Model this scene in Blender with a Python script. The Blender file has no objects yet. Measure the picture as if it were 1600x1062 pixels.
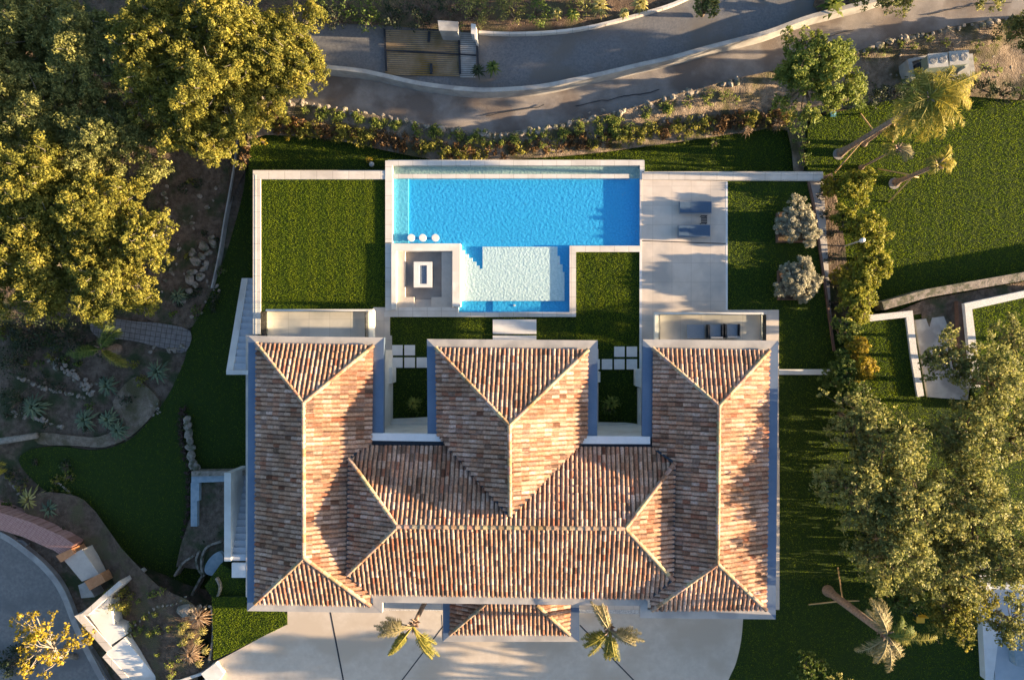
import bpy, math, random
import numpy as np
from mathutils import Vector, Matrix, noise
from mathutils.geometry import delaunay_2d_cdt
random.seed(7)
H=43.0; S=25.0; NX,NY=870.0,531.0
col=bpy.context.scene.collection
PI=math.pi
def W(px,py,z=0.0):
    k=(H-z)/H/S
    return Vector(((px-NX)*k,(NY-py)*k,z))
def L(pts,z): return [W(p[0],p[1],z) for p in pts]
# ---------------------------------------------------------------- materials
def mat(name,c,c2=None,scale=3.0,rough=.85,bump=0.0,bscale=None,metal=0.0,spec=.3,c3=None,s3=.6,detail=6,trans=None,bd=.05):
    m=bpy.data.materials.new(name); m.use_nodes=True; nt=m.node_tree; N=nt.nodes; Lk=nt.links
    b=N['Principled BSDF']; b.inputs['Roughness'].default_value=rough; b.inputs['Metallic'].default_value=metal
    b.inputs['Specular IOR Level'].default_value=spec
    tc=N.new('ShaderNodeTexCoord')
    geo=N.new('ShaderNodeNewGeometry')
    cur=None
    if c2 is not None:
        n=N.new('ShaderNodeTexNoise'); n.inputs['Scale'].default_value=scale; n.inputs['Detail'].default_value=detail
        n.inputs['Roughness'].default_value=.65
        Lk.new(geo.outputs['Position'],n.inputs['Vector'])
        r=N.new('ShaderNodeValToRGB'); r.color_ramp.elements[0].position=.35; r.color_ramp.elements[1].position=.65
        r.color_ramp.elements[0].color=(*c,1); r.color_ramp.elements[1].color=(*c2,1)
        Lk.new(n.outputs['Fac'],r.inputs['Fac']); cur=r.outputs['Color']
        if c3 is not None:
            n2=N.new('ShaderNodeTexNoise'); n2.inputs['Scale'].default_value=s3; n2.inputs['Detail'].default_value=4
            Lk.new(geo.outputs['Position'],n2.inputs['Vector'])
            r2=N.new('ShaderNodeValToRGB'); r2.color_ramp.elements[0].position=.48; r2.color_ramp.elements[1].position=.62
            Lk.new(n2.outputs['Fac'],r2.inputs['Fac'])
            mx=N.new('ShaderNodeMix'); mx.data_type='RGBA'
            Lk.new(r2.outputs['Color'],mx.inputs[0]); Lk.new(cur,mx.inputs[6]); mx.inputs[7].default_value=(*c3,1)
            cur=mx.outputs[2]
        Lk.new(cur,b.inputs['Base Color'])
    else: b.inputs['Base Color'].default_value=(*c,1)
    if bump>0:
        n=N.new('ShaderNodeTexNoise'); n.inputs['Scale'].default_value=bscale or scale*4; n.inputs['Detail'].default_value=5
        Lk.new(geo.outputs['Position'],n.inputs['Vector'])
        bp=N.new('ShaderNodeBump'); bp.inputs['Strength'].default_value=bump; bp.inputs['Distance'].default_value=bd
        Lk.new(n.outputs['Fac'],bp.inputs['Height']); Lk.new(bp.outputs['Normal'],b.inputs['Normal'])
    return m
def joints(m,sx,sy,w,dark,ang=0.0,ofs=(0,0)):
    """paving joints on a material, world metres"""
    nt=m.node_tree;N=nt.nodes;Lk=nt.links;b=N['Principled BSDF']
    src=b.inputs['Base Color'].links[0].from_socket
    g=N.new('ShaderNodeNewGeometry'); mp=N.new('ShaderNodeMapping'); mp.inputs['Rotation'].default_value=(0,0,ang)
    mp.inputs['Location'].default_value=(ofs[0]+400*sx,ofs[1]+400*sy,0)
    Lk.new(g.outputs['Position'],mp.inputs['Vector'])
    br=N.new('ShaderNodeTexBrick'); br.inputs['Scale'].default_value=1; br.inputs['Brick Width'].default_value=sx; br.inputs['Row Height'].default_value=sy
    br.inputs['Mortar Size'].default_value=w; br.offset=0; br.inputs['Mortar Smooth'].default_value=.1
    br.inputs['Color1'].default_value=(1,1,1,1); br.inputs['Color2'].default_value=(.9,.9,.9,1); br.inputs['Mortar'].default_value=(*dark,1)
    Lk.new(mp.outputs['Vector'],br.inputs['Vector'])
    mx=N.new('ShaderNodeMix'); mx.data_type='RGBA'; mx.blend_type='MULTIPLY'; mx.inputs[0].default_value=1
    Lk.new(src,mx.inputs[6]); Lk.new(br.outputs['Color'],mx.inputs[7]); Lk.new(mx.outputs[2],b.inputs['Base Color'])
    return m
def leafmat(name,cols,trans=.35,rough=.6):
    m=bpy.data.materials.new(name); m.use_nodes=True; nt=m.node_tree;N=nt.nodes;Lk=nt.links
    b=N['Principled BSDF']; out=N['Material Output']; b.inputs['Roughness'].default_value=rough; b.inputs['Specular IOR Level'].default_value=.25
    a=N.new('ShaderNodeAttribute'); a.attribute_name='rnd'
    r=N.new('ShaderNodeValToRGB'); cr=r.color_ramp
    cr.elements[0].position=0; cr.elements[0].color=(*cols[0],1)
    cr.elements[1].position=1; cr.elements[1].color=(*cols[-1],1)
    for i,c in enumerate(cols[1:-1]):
        e=cr.elements.new((i+1)/(len(cols)-1)); e.color=(*c,1)
    Lk.new(a.outputs['Fac'],r.inputs['Fac']); Lk.new(r.outputs['Color'],b.inputs['Base Color'])
    t=N.new('ShaderNodeBsdfTranslucent'); Lk.new(r.outputs['Color'],t.inputs['Color'])
    mx=N.new('ShaderNodeMixShader'); mx.inputs[0].default_value=trans
    Lk.new(b.outputs[0],mx.inputs[1]); Lk.new(t.outputs[0],mx.inputs[2]); Lk.new(mx.outputs[0],out.inputs['Surface'])
    return m
def tilemat(name):
    m=bpy.data.materials.new(name); m.use_nodes=True; nt=m.node_tree;N=nt.nodes;Lk=nt.links
    b=N['Principled BSDF']; b.inputs['Roughness'].default_value=.85; b.inputs['Specular IOR Level'].default_value=.2
    a=N.new('ShaderNodeAttribute'); a.attribute_name='tc'
    g=N.new('ShaderNodeNewGeometry')
    n=N.new('ShaderNodeTexNoise'); n.inputs['Scale'].default_value=9; n.inputs['Detail'].default_value=8; n.inputs['Roughness'].default_value=.7
    Lk.new(g.outputs['Position'],n.inputs['Vector'])
    r=N.new('ShaderNodeValToRGB'); r.color_ramp.elements[0].position=.36; r.color_ramp.elements[0].color=(.55,.50,.46,1)
    r.color_ramp.elements[1].position=.62; r.color_ramp.elements[1].color=(1.05,1.02,1,1)
    Lk.new(n.outputs['Fac'],r.inputs['Fac'])
    mx=N.new('ShaderNodeMix'); mx.data_type='RGBA'; mx.blend_type='MULTIPLY'; mx.inputs[0].default_value=1
    Lk.new(a.outputs['Vector'],mx.inputs[6]); Lk.new(r.outputs['Color'],mx.inputs[7])
    n2=N.new('ShaderNodeTexNoise'); n2.inputs['Scale'].default_value=.5; n2.inputs['Detail'].default_value=5
    Lk.new(g.outputs['Position'],n2.inputs['Vector'])
    r2=N.new('ShaderNodeValToRGB'); r2.color_ramp.elements[0].position=.4; r2.color_ramp.elements[0].color=(.72,.70,.66,1)
    r2.color_ramp.elements[1].position=.6; r2.color_ramp.elements[1].color=(1,1,1,1)
    Lk.new(n2.outputs['Fac'],r2.inputs['Fac'])
    mx2=N.new('ShaderNodeMix'); mx2.data_type='RGBA'; mx2.blend_type='MULTIPLY'; mx2.inputs[0].default_value=1
    Lk.new(mx.outputs[2],mx2.inputs[6]); Lk.new(r2.outputs['Color'],mx2.inputs[7]); Lk.new(mx2.outputs[2],b.inputs['Base Color'])
    bp=N.new('ShaderNodeBump'); bp.inputs['Strength'].default_value=.5; bp.inputs['Distance'].default_value=.01
    n3=N.new('ShaderNodeTexNoise'); n3.inputs['Scale'].default_value=40; Lk.new(g.outputs['Position'],n3.inputs['Vector'])
    Lk.new(n3.outputs['Fac'],bp.inputs['Height']); Lk.new(bp.outputs['Normal'],b.inputs['Normal'])
    return m
M={}
M['tile']=tilemat('clay_tile')
M['underlay']=mat('roof_underlay',(.05,.03,.022))
M['cornice']=mat('cornice_render',(.40,.38,.36),(.46,.44,.41),1.5,.5,.15,30,bd=.005,c3=(.33,.32,.31),s3=.8)
M['gutter']=mat('shade_blue_gutter',(.13,.19,.28),(.17,.23,.32),1.2,.45,metal=.6,spec=.5)  # blue of the shaded roof sides is put into the metal colour
M['lead']=mat('dark_flashing',(.03,.04,.055),rough=.5,metal=.3)
M['white']=mat('white_render',(.68,.67,.64),(.76,.75,.72),1.3,.8,.2,25,bd=.01,c3=(.62,.60,.56),s3=.7)
M['slabwhite']=mat('white_slab',(.66,.66,.66),(.74,.74,.74),2,.7)
M['coping']=mat('limestone_coping',(.60,.56,.51),(.68,.64,.59),1.8,.75,.15,30,bd=.01,c3=(.54,.50,.46),s3=.6)
M['deck']=joints(mat('deck_tiles',(.60,.53,.46),(.67,.60,.53),1.2,.7,.1,20,bd=.01,c3=(.46,.43,.40),s3=.35),1.2,1.2,.012,(.72,.70,.68))
joints(M['coping'],1.0,1.0,.012,(.55,.53,.5)); M['poolcoping']=joints(mat('pool_coping_stone',(.64,.61,.57),(.72,.69,.65),1.5,.7,.15,30,bd=.01,c3=(.58,.55,.51),s3=.5),.9,.9,.012,(.6,.58,.55))
M['drive']=mat('driveway_concrete',(.53,.46,.38),(.61,.54,.455),2.2,.85,.25,40,bd=.01,c3=(.50,.425,.34),s3=.35)
M['asphalt']=mat('asphalt',(.125,.13,.14),(.19,.19,.195),8,.95,.5,60,bd=.02,c3=(.15,.14,.13),s3=.4)
M['asphalt_b']=mat('private_road',(.16,.16,.16),(.23,.225,.215),5,.9,.4,50,bd=.015,c3=(.15,.15,.15),s3=.5)
M['track']=mat('track_concrete',(.24,.215,.195),(.32,.29,.265),1.3,.9,.5,20,bd=.03,c3=(.18,.15,.13),s3=.45)
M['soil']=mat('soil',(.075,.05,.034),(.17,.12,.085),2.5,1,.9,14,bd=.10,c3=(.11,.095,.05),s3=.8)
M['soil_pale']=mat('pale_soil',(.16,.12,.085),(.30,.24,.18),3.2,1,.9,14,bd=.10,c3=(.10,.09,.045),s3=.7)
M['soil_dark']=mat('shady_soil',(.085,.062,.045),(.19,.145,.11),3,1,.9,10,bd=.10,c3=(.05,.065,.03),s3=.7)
M['lawn']=mat('lawn_turf',(.015,.033,.003),(.025,.048,.005),5,1,.6,60,bd=.04,c3=(.020,.040,.004),s3=.5)
M['rock']=mat('rock',(.20,.17,.14),(.36,.31,.26),4,.95,.8,14,bd=.05,c3=(.12,.12,.08),s3=3)
M['pebble']=mat('pebble_dash',(.45,.45,.45),(.72,.71,.70),16,.9,.8,45,bd=.03)
M['gravel']=mat('gravel',(.30,.30,.30),(.75,.74,.72),22,.9,1,30,bd=.05)
M['tilepool']=mat('pool_mosaic_blue',(.025,.36,.74),(.06,.50,.88),9,.5,.9,5.5,bd=.035,detail=3,c3=(.04,.43,.80),s3=.5)
M['tileshallow']=mat('pool_pebble_white',(.58,.71,.71),(.76,.85,.84),7,.6,1,7.5,bd=.032,detail=3)
M['tilebench']=mat('pool_bench_tile',(.10,.50,.70),(.16,.58,.76),9,.5,.9,6,bd=.035,detail=3)
M['tilebasin']=mat('basin_mosaic',(.30,.44,.40),(.46,.58,.52),7,.6,1,7,bd=.04,detail=3)
M['teal']=mat('pool_side_tile',(.20,.50,.55),(.28,.58,.62),5,.5)
M['pitfloor']=mat('pit_floor',(.25,.235,.225),(.30,.285,.27),2,.6)
M['bench']=mat('bench_stone',(.47,.42,.37),(.55,.50,.44),2,.7)
M['black']=mat('charcoal',(.03,.033,.04),rough=.5)
M['sling']=mat('lounger_sling',(.045,.09,.16),(.06,.11,.19),20,.75)
M['alu']=mat('grey_metal',(.35,.36,.38),rough=.4,metal=.6,spec=.5)
M['cushion']=mat('grey_cushion',(.25,.27,.31),(.30,.32,.36),10,.9)
M['bark']=mat('bark',(.10,.075,.055),(.20,.16,.12),6,.95,.8,20,bd=.03)
M['palebark']=mat('pale_bark',(.20,.18,.15),(.36,.32,.27),6,.95,.8,20,bd=.03)
M['palmbark']=mat('palm_bark',(.17,.12,.09),(.33,.24,.18),7,.95,.9,14,bd=.03)
M['stake']=mat('stake_wood',(.42,.27,.13),(.52,.36,.18),5,.8)
M['brick']=joints(mat('red_brick',(.42,.23,.20),(.52,.31,.27),5,.9,.3,25,bd=.01),.25,.12,.012,(.6,.55,.5),ang=.62)
M['orange']=mat('terracotta',(.50,.22,.10),(.60,.29,.14),5,.85)
M['corten']=mat('rust_edging',(.11,.065,.045),(.17,.10,.075),4,.8)
M['concrete']=mat('concrete',(.34,.33,.31),(.44,.43,.41),2,.85,.3,20,bd=.01,c3=(.28,.27,.26),s3=.8)
M['flag']=mat('flagstone_blue',(.22,.30,.36),(.36,.42,.46),2.5,.7,.3,9,bd=.02)
M['paverpath']=joints(mat('stone_setts',(.17,.155,.15),(.25,.23,.22),4,.9,.4,18,bd=.02),.34,.34,.02,(.45,.42,.4),ang=.15)
M['hvac']=mat('hvac_casing',(.40,.40,.38),(.46,.46,.44),3,.5)
M['hvacside']=mat('hvac_coil',(.14,.18,.15),(.20,.24,.20),20,.6)
M['yellow']=mat('yellow_plastic',(.65,.38,.03),rough=.5)
M['grate']=mat('ribbed_slab',(.24,.17,.09),(.34,.26,.17),1.1,.9,.3,20,bd=.02,c3=(.21,.14,.05),s3=.5)
M['firegl']=mat('fire_media',(.06,.09,.14),(.28,.33,.40),30,.4,.8,40,bd=.02)
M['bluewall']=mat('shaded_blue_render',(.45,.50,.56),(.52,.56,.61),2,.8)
M['ground']=mat('earth',(.08,.07,.05),(.14,.11,.08),.6,1,.5,3,c3=(.05,.06,.03),s3=.05)
def glass():
    m=bpy.data.materials.new('rail_glass'); m.use_nodes=True; nt=m.node_tree;N=nt.nodes;Lk=nt.links
    t=N.new('ShaderNodeBsdfTransparent'); t.inputs['Color'].default_value=(.93,.97,.96,1)
    g=N.new('ShaderNodeBsdfGlossy'); g.inputs['Roughness'].default_value=.02
    f=N.new('ShaderNodeFresnel'); mx=N.new('ShaderNodeMixShader')
    Lk.new(f.outputs[0],mx.inputs[0]); Lk.new(t.outputs[0],mx.inputs[1]); Lk.new(g.outputs[0],mx.inputs[2])
    Lk.new(mx.outputs[0],N['Material Output'].inputs['Surface']); return m
M['glass']=glass()
def watermat(name,tint,ripple):
    m=bpy.data.materials.new(name); m.use_nodes=True; nt=m.node_tree;N=nt.nodes;Lk=nt.links
    t=N.new('ShaderNodeBsdfTransparent'); t.inputs['Color'].default_value=(*tint,1)
    g=N.new('ShaderNodeBsdfGlossy'); g.inputs['Roughness'].default_value=.05
    f=N.new('ShaderNodeFresnel'); f.inputs['IOR'].default_value=1.33
    ge=N.new('ShaderNodeNewGeometry')
    n=N.new('ShaderNodeTexNoise'); n.inputs['Scale'].default_value=4.5; n.inputs['Detail'].default_value=4; n.inputs['Distortion'].default_value=1.2
    Lk.new(ge.outputs['Position'],n.inputs['Vector'])
    mn=N.new('ShaderNodeMath'); mn.operation='MINIMUM'; mn.inputs[1].default_value=.13
    b=N.new('ShaderNodeBump'); b.inputs['Strength'].default_value=ripple; b.inputs['Distance'].default_value=.06
    Lk.new(n.outputs['Fac'],b.inputs['Height'])
    Lk.new(b.outputs['Normal'],g.inputs['Normal']); Lk.new(b.outputs['Normal'],f.inputs['Normal'])
    mx=N.new('ShaderNodeMixShader'); Lk.new(f.outputs[0],mn.inputs[0])
    Lk.new(mn.outputs[0],mx.inputs[0]); Lk.new(t.outputs[0],mx.inputs[1]); Lk.new(g.outputs[0],mx.inputs[2])
    Lk.new(mx.outputs[0],N['Material Output'].inputs['Surface']); return m
M['water']=watermat('pool_water',(.955,.99,1.0),.9)
M['window']=mat('dark_window_glass',(.02,.03,.04),rough=.08,spec=.8)
LM={}
LM['gold']=leafmat('oak_foliage_golden',[(.075,.085,.018),(.16,.168,.030),(.265,.255,.045),(.41,.34,.06)],.40)
LM['olive']=leafmat('oak_foliage_olive',[(.07,.09,.028),(.15,.17,.052),(.27,.275,.085),(.44,.41,.13)],.42)
LM['grey']=leafmat('olive_tree_foliage',[(.20,.20,.13),(.32,.31,.22),(.44,.42,.31),(.56,.53,.41)],.35)
LM['hedge']=leafmat('hedge_foliage',[(.10,.13,.018),(.20,.22,.028),(.31,.31,.04),(.46,.41,.06)],.4)
LM['green']=leafmat('green_foliage',[(.035,.07,.015),(.07,.12,.022),(.13,.18,.035),(.22,.25,.05)],.3)
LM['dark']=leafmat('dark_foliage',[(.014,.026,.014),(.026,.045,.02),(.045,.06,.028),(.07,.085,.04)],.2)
LM['yellow']=leafmat('yellow_foliage',[(.16,.13,.015),(.28,.22,.02),(.40,.31,.03),(.50,.38,.04)],.35)
LM['lime']=leafmat('lime_foliage',[(.07,.11,.022),(.14,.19,.035),(.24,.28,.055),(.36,.37,.08)],.4)
LM['rust']=leafmat('rusty_hedge_foliage',[(.045,.03,.012),(.09,.05,.02),(.15,.08,.03),(.19,.12,.04)],.2)
LM['purple']=leafmat('purple_hedge_foliage',[(.03,.012,.02),(.05,.02,.03),(.07,.03,.04),(.09,.04,.05)],.2)
LM['frond']=leafmat('palm_frond',[(.10,.12,.02),(.18,.19,.03),(.30,.28,.05),(.40,.33,.08)],.35)
LM['frondgold']=leafmat('sunburnt_palm_frond',[(.18,.18,.03),(.28,.26,.035),(.40,.34,.045),(.54,.43,.07)],.4)
LM['fronddry']=leafmat('dry_palm_frond',[(.14,.13,.05),(.24,.21,.09),(.34,.29,.14),(.40,.34,.20)],.25)
LM['agave']=leafmat('agave_leaf',[(.07,.11,.07),(.11,.15,.09),(.16,.20,.11),(.22,.25,.13)],.15)
LM['agavey']=leafmat('striped_agave_leaf',[(.22,.20,.05),(.32,.28,.07),(.42,.36,.12),(.50,.43,.18)],.2)
LM['drygrass']=leafmat('dry_tuft',[(.18,.11,.06),(.28,.18,.10),(.38,.26,.16),(.46,.34,.22)],.2)
LM['grass']=leafmat('grass_blades',[(.13,.21,.008),(.19,.28,.010),(.25,.33,.013),(.33,.38,.019)],.5,.7)
# ---------------------------------------------------------------- mesh helpers
class MB:
    def __init__(s): s.v=[]; s.f=[]; s.c=[]
    def add(s,vs,fs,c=None):
        o=len(s.v); s.v+= [tuple(v) for v in vs]; s.f+=[tuple(i+o for i in f) for f in fs]; s.c+=[c]*len(fs)
    def box(s,x0,x1,y0,y1,z0,z1,c=None):
        s.add([(x0,y0,z0),(x1,y0,z0),(x1,y1,z0),(x0,y1,z0),(x0,y0,z1),(x1,y0,z1),(x1,y1,z1),(x0,y1,z1)],
              [(0,3,2,1),(4,5,6,7),(0,1,5,4),(1,2,6,5),(2,3,7,6),(3,0,4,7)],c)
    def prism(s,poly,z0,z1):
        """poly: list of (x,y) or vectors ; top at z1 (or per-vertex z if z1 None)"""
        a=sum(poly[i][0]*poly[(i+1)%len(poly)][1]-poly[(i+1)%len(poly)][0]*poly[i][1] for i in range(len(poly)))
        if a<0: poly=poly[::-1]
        n=len(poly)
        vs=[(p[0],p[1],z0) for p in poly]+[(p[0],p[1],z1 if z1 is not None else p[2]) for p in poly]
        fs=[tuple(range(n,2*n)),tuple(range(n-1,-1,-1))]+[(i,(i+1)%n,n+(i+1)%n,n+i) for i in range(n)]
        s.add(vs,fs)
    def tube(s,path,radii,n=8,cap=True,c=None):
        path=[Vector(p) for p in path]; rings=[]
        for i,p in enumerate(path):
            d=(path[min(i+1,len(path)-1)]-path[max(i-1,0)]).normalized()
            a=d.cross(Vector((0,0,1)) if abs(d.z)<.9 else Vector((1,0,0))).normalized(); b=d.cross(a)
            rings.append([p+ (a*math.cos(t)+b*math.sin(t))*radii[i] for t in [2*PI*k/n for k in range(n)]])
        vs=[v for r in rings for v in r]; fs=[]
        for i in range(len(path)-1):
            for k in range(n):
                fs.append((i*n+k,i*n+(k+1)%n,(i+1)*n+(k+1)%n,(i+1)*n+k))
        if cap: fs.append(tuple(range(n-1,-1,-1))); fs.append(tuple(range(len(vs)-n,len(vs))))
        s.add(vs,fs,c)
    def bar(s,a,b,w): s.tube([a,b],[w,w],6)
    def disc(s,c,r,z0,z1,n=24):
        s.prism([(c[0]+r*math.cos(2*PI*k/n),c[1]+r*math.sin(2*PI*k/n)) for k in range(n)],z0,z1)
    def build(s,name,m,parent=None,smooth=False,attr=None):
        me=bpy.data.meshes.new(name); me.from_pydata(s.v,[],s.f); me.materials.append(m)
        if attr=='tc':
            a=me.attributes.new('tc','FLOAT_VECTOR','FACE')
            a.data.foreach_set('vector',np.array([c or (.4,.3,.2) for c in s.c],dtype=np.float32).ravel())
        elif attr=='rnd':
            a=me.attributes.new('rnd','FLOAT','FACE'); a.data.foreach_set('value',np.array([c if c is not None else .5 for c in s.c],dtype=np.float32))
        me.update()
        if smooth: me.polygons.foreach_set('use_smooth',[True]*len(me.polygons))
        o=bpy.data.objects.new(name,me); col.objects.link(o)
        if parent is not None:
            o.parent=parent
            if parent.get('_w'): o.location=-Vector(parent.location)
        return o
def tag(o,label,cat,group=None,kind=None):
    if kind: o['kind']=kind
    if label: o['label']=label
    if cat: o['category']=cat
    if group: o['group']=group
    return o
def struct(o,kind='structure'): o['kind']=kind; return o
def thing(name,label,cat,loc=(0,0,0),group=None,world=True):
    o=bpy.data.objects.new(name,None); col.objects.link(o); o.location=loc; o.empty_display_size=.3
    if world: o['_w']=1
    return tag(o,label,cat,group)
def sub(o,parent):   # sub-part of a world-space part
    o.parent=parent; o.location=(0,0,0); return o
def dup(root,loc,rotz=0,label=None,scale=None):
    def cp(o,par):
        c=o.copy(); col.objects.link(c); c.parent=par
        for ch in o.children: cp(ch,c)
        return c
    r=cp(root,None); r.location=loc; r.rotation_euler=(0,0,rotz)
    if label: r['label']=label
    if scale: r.scale=scale
    return r
def inpoly(x,y,poly):
    c=False; n=len(poly); j=n-1
    for i in range(n):
        if (poly[i][1]>y)!=(poly[j][1]>y) and x<(poly[j][0]-poly[i][0])*(y-poly[i][1])/(poly[j][1]-poly[i][1])+poly[i][0]: c=not c
        j=i
    return c
def smooth(pts,n=4,closed=False):
    out=[]; N=len(pts); rng=range(N if closed else N-1)
    for i in rng:
        g=lambda k: pts[k%N] if closed else pts[min(max(k,0),N-1)]
        p0,p1,p2,p3=g(i-1),g(i),g(i+1),g(i+2)
        for t in [k/n for k in range(n)]:
            out.append(tuple(.5*(2*p1[a]+(-p0[a]+p2[a])*t+(2*p0[a]-5*p1[a]+4*p2[a]-p3[a])*t*t+(-p0[a]+3*p1[a]-3*p2[a]+p3[a])*t**3) for a in (0,1)))
    if not closed: out.append(tuple(pts[-1]))
    return out
def patch(name,px,z,m,zf=None,step=.45,amp=0,skirt=1.2,ns=.8):
    """ground sheet from a pixel outline at height z, with interior relief"""
    poly=[W(p[0],p[1],z) for p in px]
    xs=[p.x for p in poly]; ys=[p.y for p in poly]
    if amp==0:
        b=MB(); b.prism(poly,z-skirt,z); o=b.build(name,m); return struct(o)
    pts=[Vector((p.x,p.y)) for p in poly]; nb=len(pts)
    x=min(xs)
    while x<max(xs):
        y=min(ys)
        while y<max(ys):
            jx,jy=x+random.uniform(-.12,.12)*step,y+random.uniform(-.12,.12)*step
            if inpoly(jx,jy,poly): pts.append(Vector((jx,jy)))
            y+=step
        x+=step
    v,e,f,*_=delaunay_2d_cdt(pts,[],[list(range(nb))],1,.001)
    vs=[]
    for p in v:
        d=noise.noise(Vector((p.x*ns,p.y*ns,z)))+.5*noise.noise(Vector((p.x*ns*3,p.y*ns*3,z+5)))
        vs.append((p.x,p.y,z+amp*d+(zf(p.x,p.y) if zf else 0)))
    b=MB(); b.add(vs,[tuple(q) if sum(v[q[i]].x*v[q[(i+1)%len(q)]].y-v[q[(i+1)%len(q)]].x*v[q[i]].y for i in range(len(q)))>0 else tuple(q)[::-1] for q in f])
    return struct(b.build(name,m,smooth=True))
def ribbon(pts,w):
    """closed px outline of a band of width w px along pts"""
    a=[];b=[]
    for i,p in enumerate(pts):
        q0=pts[max(i-1,0)]; q1=pts[min(i+1,len(pts)-1)]
        dx,dy=q1[0]-q0[0],q1[1]-q0[1]; l=math.hypot(dx,dy) or 1
        a.append((p[0]-dy/l*w/2,p[1]+dx/l*w/2)); b.append((p[0]+dy/l*w/2,p[1]-dx/l*w/2))
    return a+b[::-1]
# fast quad mesh
def quads(name,co,rnd,m,parent=None,nv=4):
    n=len(co)//nv; me=bpy.data.meshes.new(name)
    me.vertices.add(n*nv); me.vertices.foreach_set('co',np.ascontiguousarray(co,dtype=np.float32).ravel())
    me.loops.add(n*nv); me.loops.foreach_set('vertex_index',np.arange(n*nv,dtype=np.int32))
    me.polygons.add(n); me.polygons.foreach_set('loop_start',np.arange(n,dtype=np.int32)*nv)
    me.materials.append(m)
    me.update(calc_edges=True)
    a=me.attributes.new('rnd','FLOAT','FACE'); a.data.foreach_set('value',rnd.astype(np.float32))
    o=bpy.data.objects.new(name,me); col.objects.link(o)
    if parent is not None:
        o.parent=parent
        if parent.get('_w'): o.location=-Vector(parent.location)
    return o
def leaf_quads(rs,c,n,ln,wd):
    """c: centres, n: normals (N,3), ln, wd sizes"""
    N=len(c)
    r=rs.normal(size=(N,3)); t=np.cross(n,r); t/=np.linalg.norm(t,axis=1)[:,None]+1e-9; b=np.cross(n,t)
    b/=np.linalg.norm(b,axis=1)[:,None]+1e-9
    ln=ln[:,None]; wd=wd[:,None]
    v=np.stack([c-t*ln,c-b*wd+n*wd*.25,c+t*ln,c+b*wd+n*wd*.25],axis=1)
    return v.reshape(-1,3)
def clump_leaves(rs,clumps,per,size,up=.35,shell=.55,flat=.8):
    """clumps: array (k,4) x y z r"""
    C=[];Nn=[];R=[]
    for (x,y,z,r) in clumps:
        k=max(6,int(per*(r**2)))
        d=rs.normal(size=(k,3)); d/=np.linalg.norm(d,axis=1)[:,None]
        rr=r*(shell+(1-shell)*rs.rand(k))*(1+.25*rs.normal(size=k)*.6)
        p=d*rr[:,None]; p[:,2]*=flat
        C.append(p+np.array([x,y,z])); nn=d*.9+rs.normal(size=(k,3))*.55; nn[:,2]+=up
        Nn.append(nn/np.linalg.norm(nn,axis=1)[:,None])
        R.append(np.clip(rs.rand()*.55+rs.rand(k)*.5,0,1))
    C=np.concatenate(C);Nn=np.concatenate(Nn);R=np.concatenate(R)
    s=size*(.6+.8*rs.rand(len(C)))
    return leaf_quads(rs,C,Nn,s,s*.55),R
TREES=0
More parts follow.
